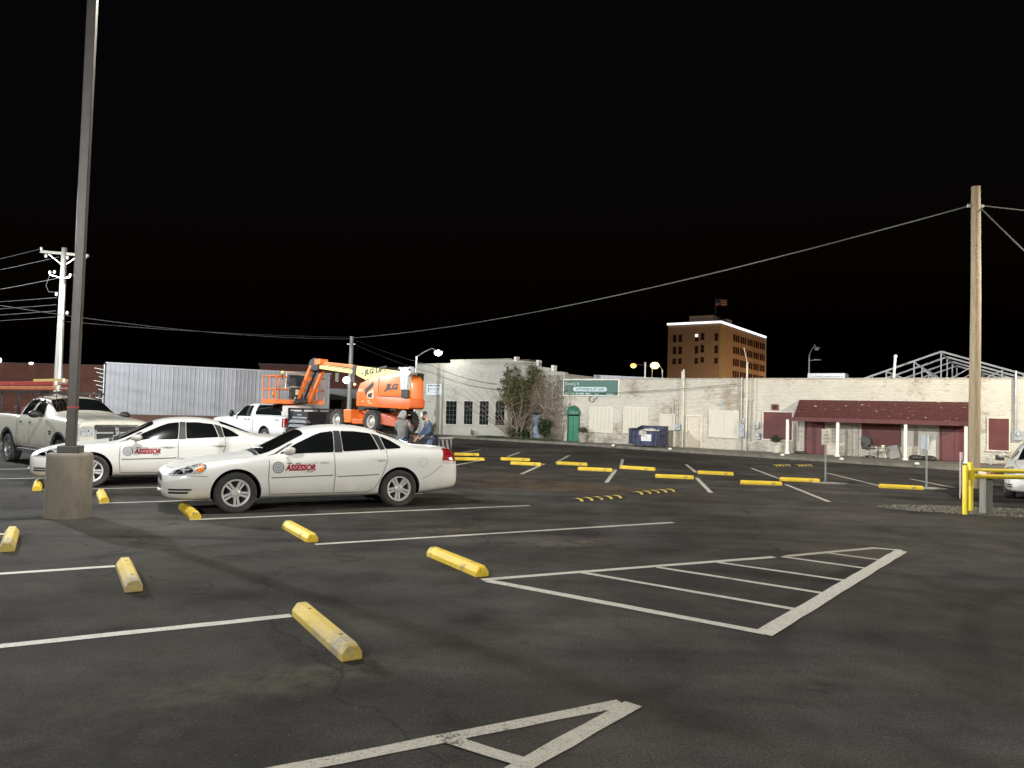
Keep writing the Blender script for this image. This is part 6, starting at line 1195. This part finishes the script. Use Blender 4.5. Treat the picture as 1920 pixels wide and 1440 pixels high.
for x in (-.27, .27):
    for y in (-.22, .22): MB().bar((x, y, 0), (x, y, .62), .028).build('cage_post', IRON, cg)
for z in (0.0, .62):
    for y in (-.22, .22): MB().bar((-.27, y, z), (.27, y, z), .028).build('cage_rail', IRON, cg)
    for x in (-.27, .27): MB().bar((x, -.22, z), (x, .22, z), .028).build('cage_rail', IRON, cg)
for i in range(1, 9): MB().bar((-.27+i*.06, -.22, 0), (-.27+i*.06, -.22, .62), .008).build('cage_wire', GALV, cg); MB().bar((-.27+i*.06, .22, 0), (-.27+i*.06, .22, .62), .008).build('cage_wire', GALV, cg)
MB().box(-.25, .25, .20, .21, .02, .60).build('back_sheet', mat('grey_sheet', (.25,.24,.22), .7), cg)
for (s, k, lab) in ((1.05, 1.0, 'heap of dark bags under the awning near the right maroon door'), (6.42, .6, 'small dark bag by the left awning post')):
    o = MB(); 
    for i in range(5): o.sphere((random.uniform(-.4, .4)*k, random.uniform(-.1, .1), .10*k), .17*k, 10, 7, (1.3, 1, .8))
    b = o.build('bag_heap', mat('dark_bag', (.035,.033,.03), .6, var=.4, bump=.4, bs=12), None, 60); b.location = at_wall(s, .5); b.rotation_euler = (0, 0, WANG); tag(b, lab, 'bags', 'dark bags by the wall')
mw = thing('box_frame', 'pale broken appliance frame on the pavement below the right maroon window', 'junk', tuple(at_wall(-1.75, .8)), WANG); MB().box(-.1, .42, -.2, .2, .10, .50).build('frame_box', mat('pale_junk', (.45,.42,.33), .7, var=.3), mw, None, .02); MB().box(.02, .34, -.215, -.2, .2, .42).build('frame_opening', IRON, mw); MB().bar((-.75, 0, .05), (-.1, 0, .42), .03).build('lean_bar', GALV, mw); MB().box(-.2, -.1, -.05, .05, 0, .48).build('frame_post', TRIM, mw)
for i, (s, out, lab) in enumerate(((15.4, 2.9, 'white litter lump on the kerb left of the dumpster'), (12.0, 3.3, 'white litter lump on the kerb below the beige door'), (6.5, 3.2, 'white litter lump on the kerb by the left awning post'), (3.8, 3.9, 'white litter lump on the kerb below the middle maroon board'), (.85, 4.3, 'white litter lump on the kerb by the edge on sign'))):
    o = MB().sphere((0, 0, .04), .085, 9, 6, (1.2, .9, .8)).build('paper_litter', WPAINT, None, 60); o.location = at_wall(s, out, .10); tag(o, lab, 'litter', 'white litter along the kerb')

# ================================================================== CLIMBERS AND SHRUBS ON THE HALL WALL
def vine(label, s0, s1, zmax, n, m, leaf=None, nl=0, spread=.5, kink=.10, r=.012, name='climbing_vine', ls=.06, zl=1.6, holes=()):
    t = thing(name, label, 'vine', W0, WANG); q = MB(); tips = []
    for i in range(n):
        x = -random.uniform(s0, s1); y = -random.uniform(.04, .16); z = 2.3 if 21.7 < -x < 22.55 else .1; pts = [(x, y, z)]; lim = lambda x: 4.95 if x < -22.2 else (4.5 if x < -21.2 else 4.2); top = min(zmax*random.uniform(.6, 1.02), lim(x)-.25); dx = random.uniform(-1, 1)*spread
        while z < top:
            z += random.uniform(.12, .28); x += dx*.10 + random.uniform(-kink, kink); y = max(-.30, min(-.03, y+random.uniform(-.04, .04)))
            if (z < 2.3 and 21.75 < -x < 22.5) or z > lim(x): break
            pts.append((x, y, z))
            if random.random() < .35:
                b = [(x, y, z)]; bx = random.uniform(-.18, .18); 
                for k in range(random.randint(2, 4)): p = b[-1]; b.append((p[0]+bx+random.uniform(-.06, .06), p[1]+random.uniform(-.06, .03), min(p[2]+random.uniform(-.06, .16), lim(p[0])-.1)))
                q.tube(b, r*.55, 4, False); tips.append(b[-1])
        if len(pts) < 2: continue
        q.tube(pts, [r*(1.3-.8*j/len(pts)) for j in range(len(pts))], 5, False); tips += pts[len(pts)//2:]
    q.build('branches', m, t)
    if leaf:
        L2 = MB(); tl = [p for p in tips if p[2] > zl]
        for i in range(nl): p = random.choice(tl); leaves(L2, (p[0], p[1]-.08, p[2]), .22, 3, ls, (1, .8, 1), .1)
        tag(L2.build('leaves', leaf, t), kind='stuff')
    return t
vine('leafy green climber hanging over the barred windows of the hall', 23.1, 24.3, 4.6, 26, TWIG, LEAFB, 1500, .55, .10, .016, zl=2.0, ls=.085)
vine('dark leafy climber between the blue door and the barred windows', 22.5, 23.4, 4.2, 18, TWIG, LEAF, 900, .4, .09, .014, zl=.5, ls=.055)
vine('tangle of bare brown climber stems covering the wall left of the green door', 20.25, 22.3, 4.5, 95, TWIGP, LEAF, 130, .35, .09, .013)
vine('sparse brown climber stems above the blue door', 21.4, 23.6, 4.9, 50, TWIG, mat('dry_leaf', (.15,.11,.06), .9, var=.4), 420, .4, .10, .012, zl=2.6, ls=.045)
bt = thing('twiggy_tree', 'bare brown twiggy tree standing in front of the wall over the blue door', 'tree', tuple(at_wall(23.05, .75)), WANG)
tk = MB(); tw_ = MB(); tl_ = MB()
def grow(p, d, ln, r, lev, q):
    pts = [p]; n = 4
    for k in range(n):
        d = (d + Vector((random.gauss(0, .16), random.gauss(0, .10), random.gauss(.03, .10)))).normalized(); p = p + d*ln/n; p.y = min(p.y, .55); p.z = min(p.z, 4.75); pts.append(p.copy())
    q.tube(pts, [r*(1-.5*k/n) for k in range(n+1)], 5, False)
    if lev == 0:
        leaves(tl_, tuple(p), .14, 2, .045, (1, 1, 1), .1); return
    for k in range(4 if lev > 1 else 5):
        b = pts[random.randint(1, n)]; grow(b.copy(), (d + Vector((random.gauss(0, .75), random.gauss(0, .5), random.gauss(.15, .5)))).normalized(), ln*random.uniform(.5, .75), r*.5, lev-1, tw_)
for k in range(5): grow(Vector((random.uniform(-.25, .25), 0, 0)), Vector((random.uniform(-.45, .45), random.uniform(-.15, .15), 1)).normalized(), 2.1, .04, 3, tk)
tk.build('trunk', TWIG, bt); tag(tw_.build('crown', TWIG, bt), kind='stuff'); tag(tl_.build('leaves', mat('dry_olive_leaf', (.11, .095, .04), .8, var=.4), bt), kind='stuff')
t = thing('bare_sapling', 'thin bare branching sapling leaning against the wall left of the green climber', 'sapling', W0, WANG)
for a in range(7):
    pts = [(-24.1, -.2, .12)]; dx = -.02-.035*a; 
    for k in range(14): p = pts[-1]; pts.append((p[0]+dx*(1+k*.12)+random.uniform(-.04, .04), p[1]+random.uniform(-.03, .03), p[2]+.24*random.uniform(.7, 1.15)))
    MB().tube(pts, [.028*(1-.85*j/14) for j in range(15)], 5, False).build('branch', TWIG, t)
def shrub(label, s, out, rad, sq, n, leaf, ls=.07):
    t = thing('shrub', label, 'shrub', tuple(at_wall(s, out)), WANG, 'shrubs along the hall wall'); q = MB(); c = (0, 0, rad*sq[2])
    for k in range(9): a = random.uniform(0, 6.28); leaves(q, (rad*.45*math.cos(a)*sq[0], rad*.35*math.sin(a)*sq[1], rad*sq[2]*random.uniform(.5, 1.5)), rad*.55, n//9, ls, (sq[0], sq[1], 1), .25)
    tag(q.build('crown', leaf, t), kind='stuff')
    for k in range(5): MB().tube([(0, 0, 0), (random.uniform(-.2, .2), random.uniform(-.1, .1), rad*sq[2]*.9)], .015, 5).build('stem', TWIG, t)
    return t
shrub('dense dark green shrub right of the blue door', 21.15, .55, .72, (.85, .7, .95), 2600, LEAF, .06); shrub('low dark plants below the leafy climbers', 23.3, .6, .5, (1.7, .7, .55), 1500, LEAF, .07); shrub('low dark plants left of the blue door', 22.75, .5, .4, (1, .7, .7), 900, LEAF); shrub('reddish dry shrub against the wall behind the jacketed person', 30.35, .35, .45, (.7, .6, 1.0), 240, mat('russet_leaf', (.16,.06,.03), .8, var=.4), .06); shrub('small reddish twigs below the second barred window', 26.9, .35, .3, (.8, .5, .8), 110, mat('russet_leaf', (.16,.06,.03)), .05)
gb = MB()
for i in range(3200):
    s = random.uniform(20.3, 25.8); o_ = random.uniform(.1, 1.5); p = at_wall(s, o_, .12); h_ = random.uniform(.04, .16); a = random.uniform(0, 6.28); dx, dy = .02*math.cos(a), .02*math.sin(a); lx, ly = random.uniform(-.06, .06), random.uniform(-.06, .06)
    gb._add([(p.x-dx, p.y-dy, p.z), (p.x+dx, p.y+dy, p.z), (p.x+lx, p.y+ly, p.z+h_)], [(0, 1, 2)])
tag(gb.build('ground_cover', LEAF), 'dark weedy ground cover along the foot of the hall wall', 'ground cover', kind='stuff')
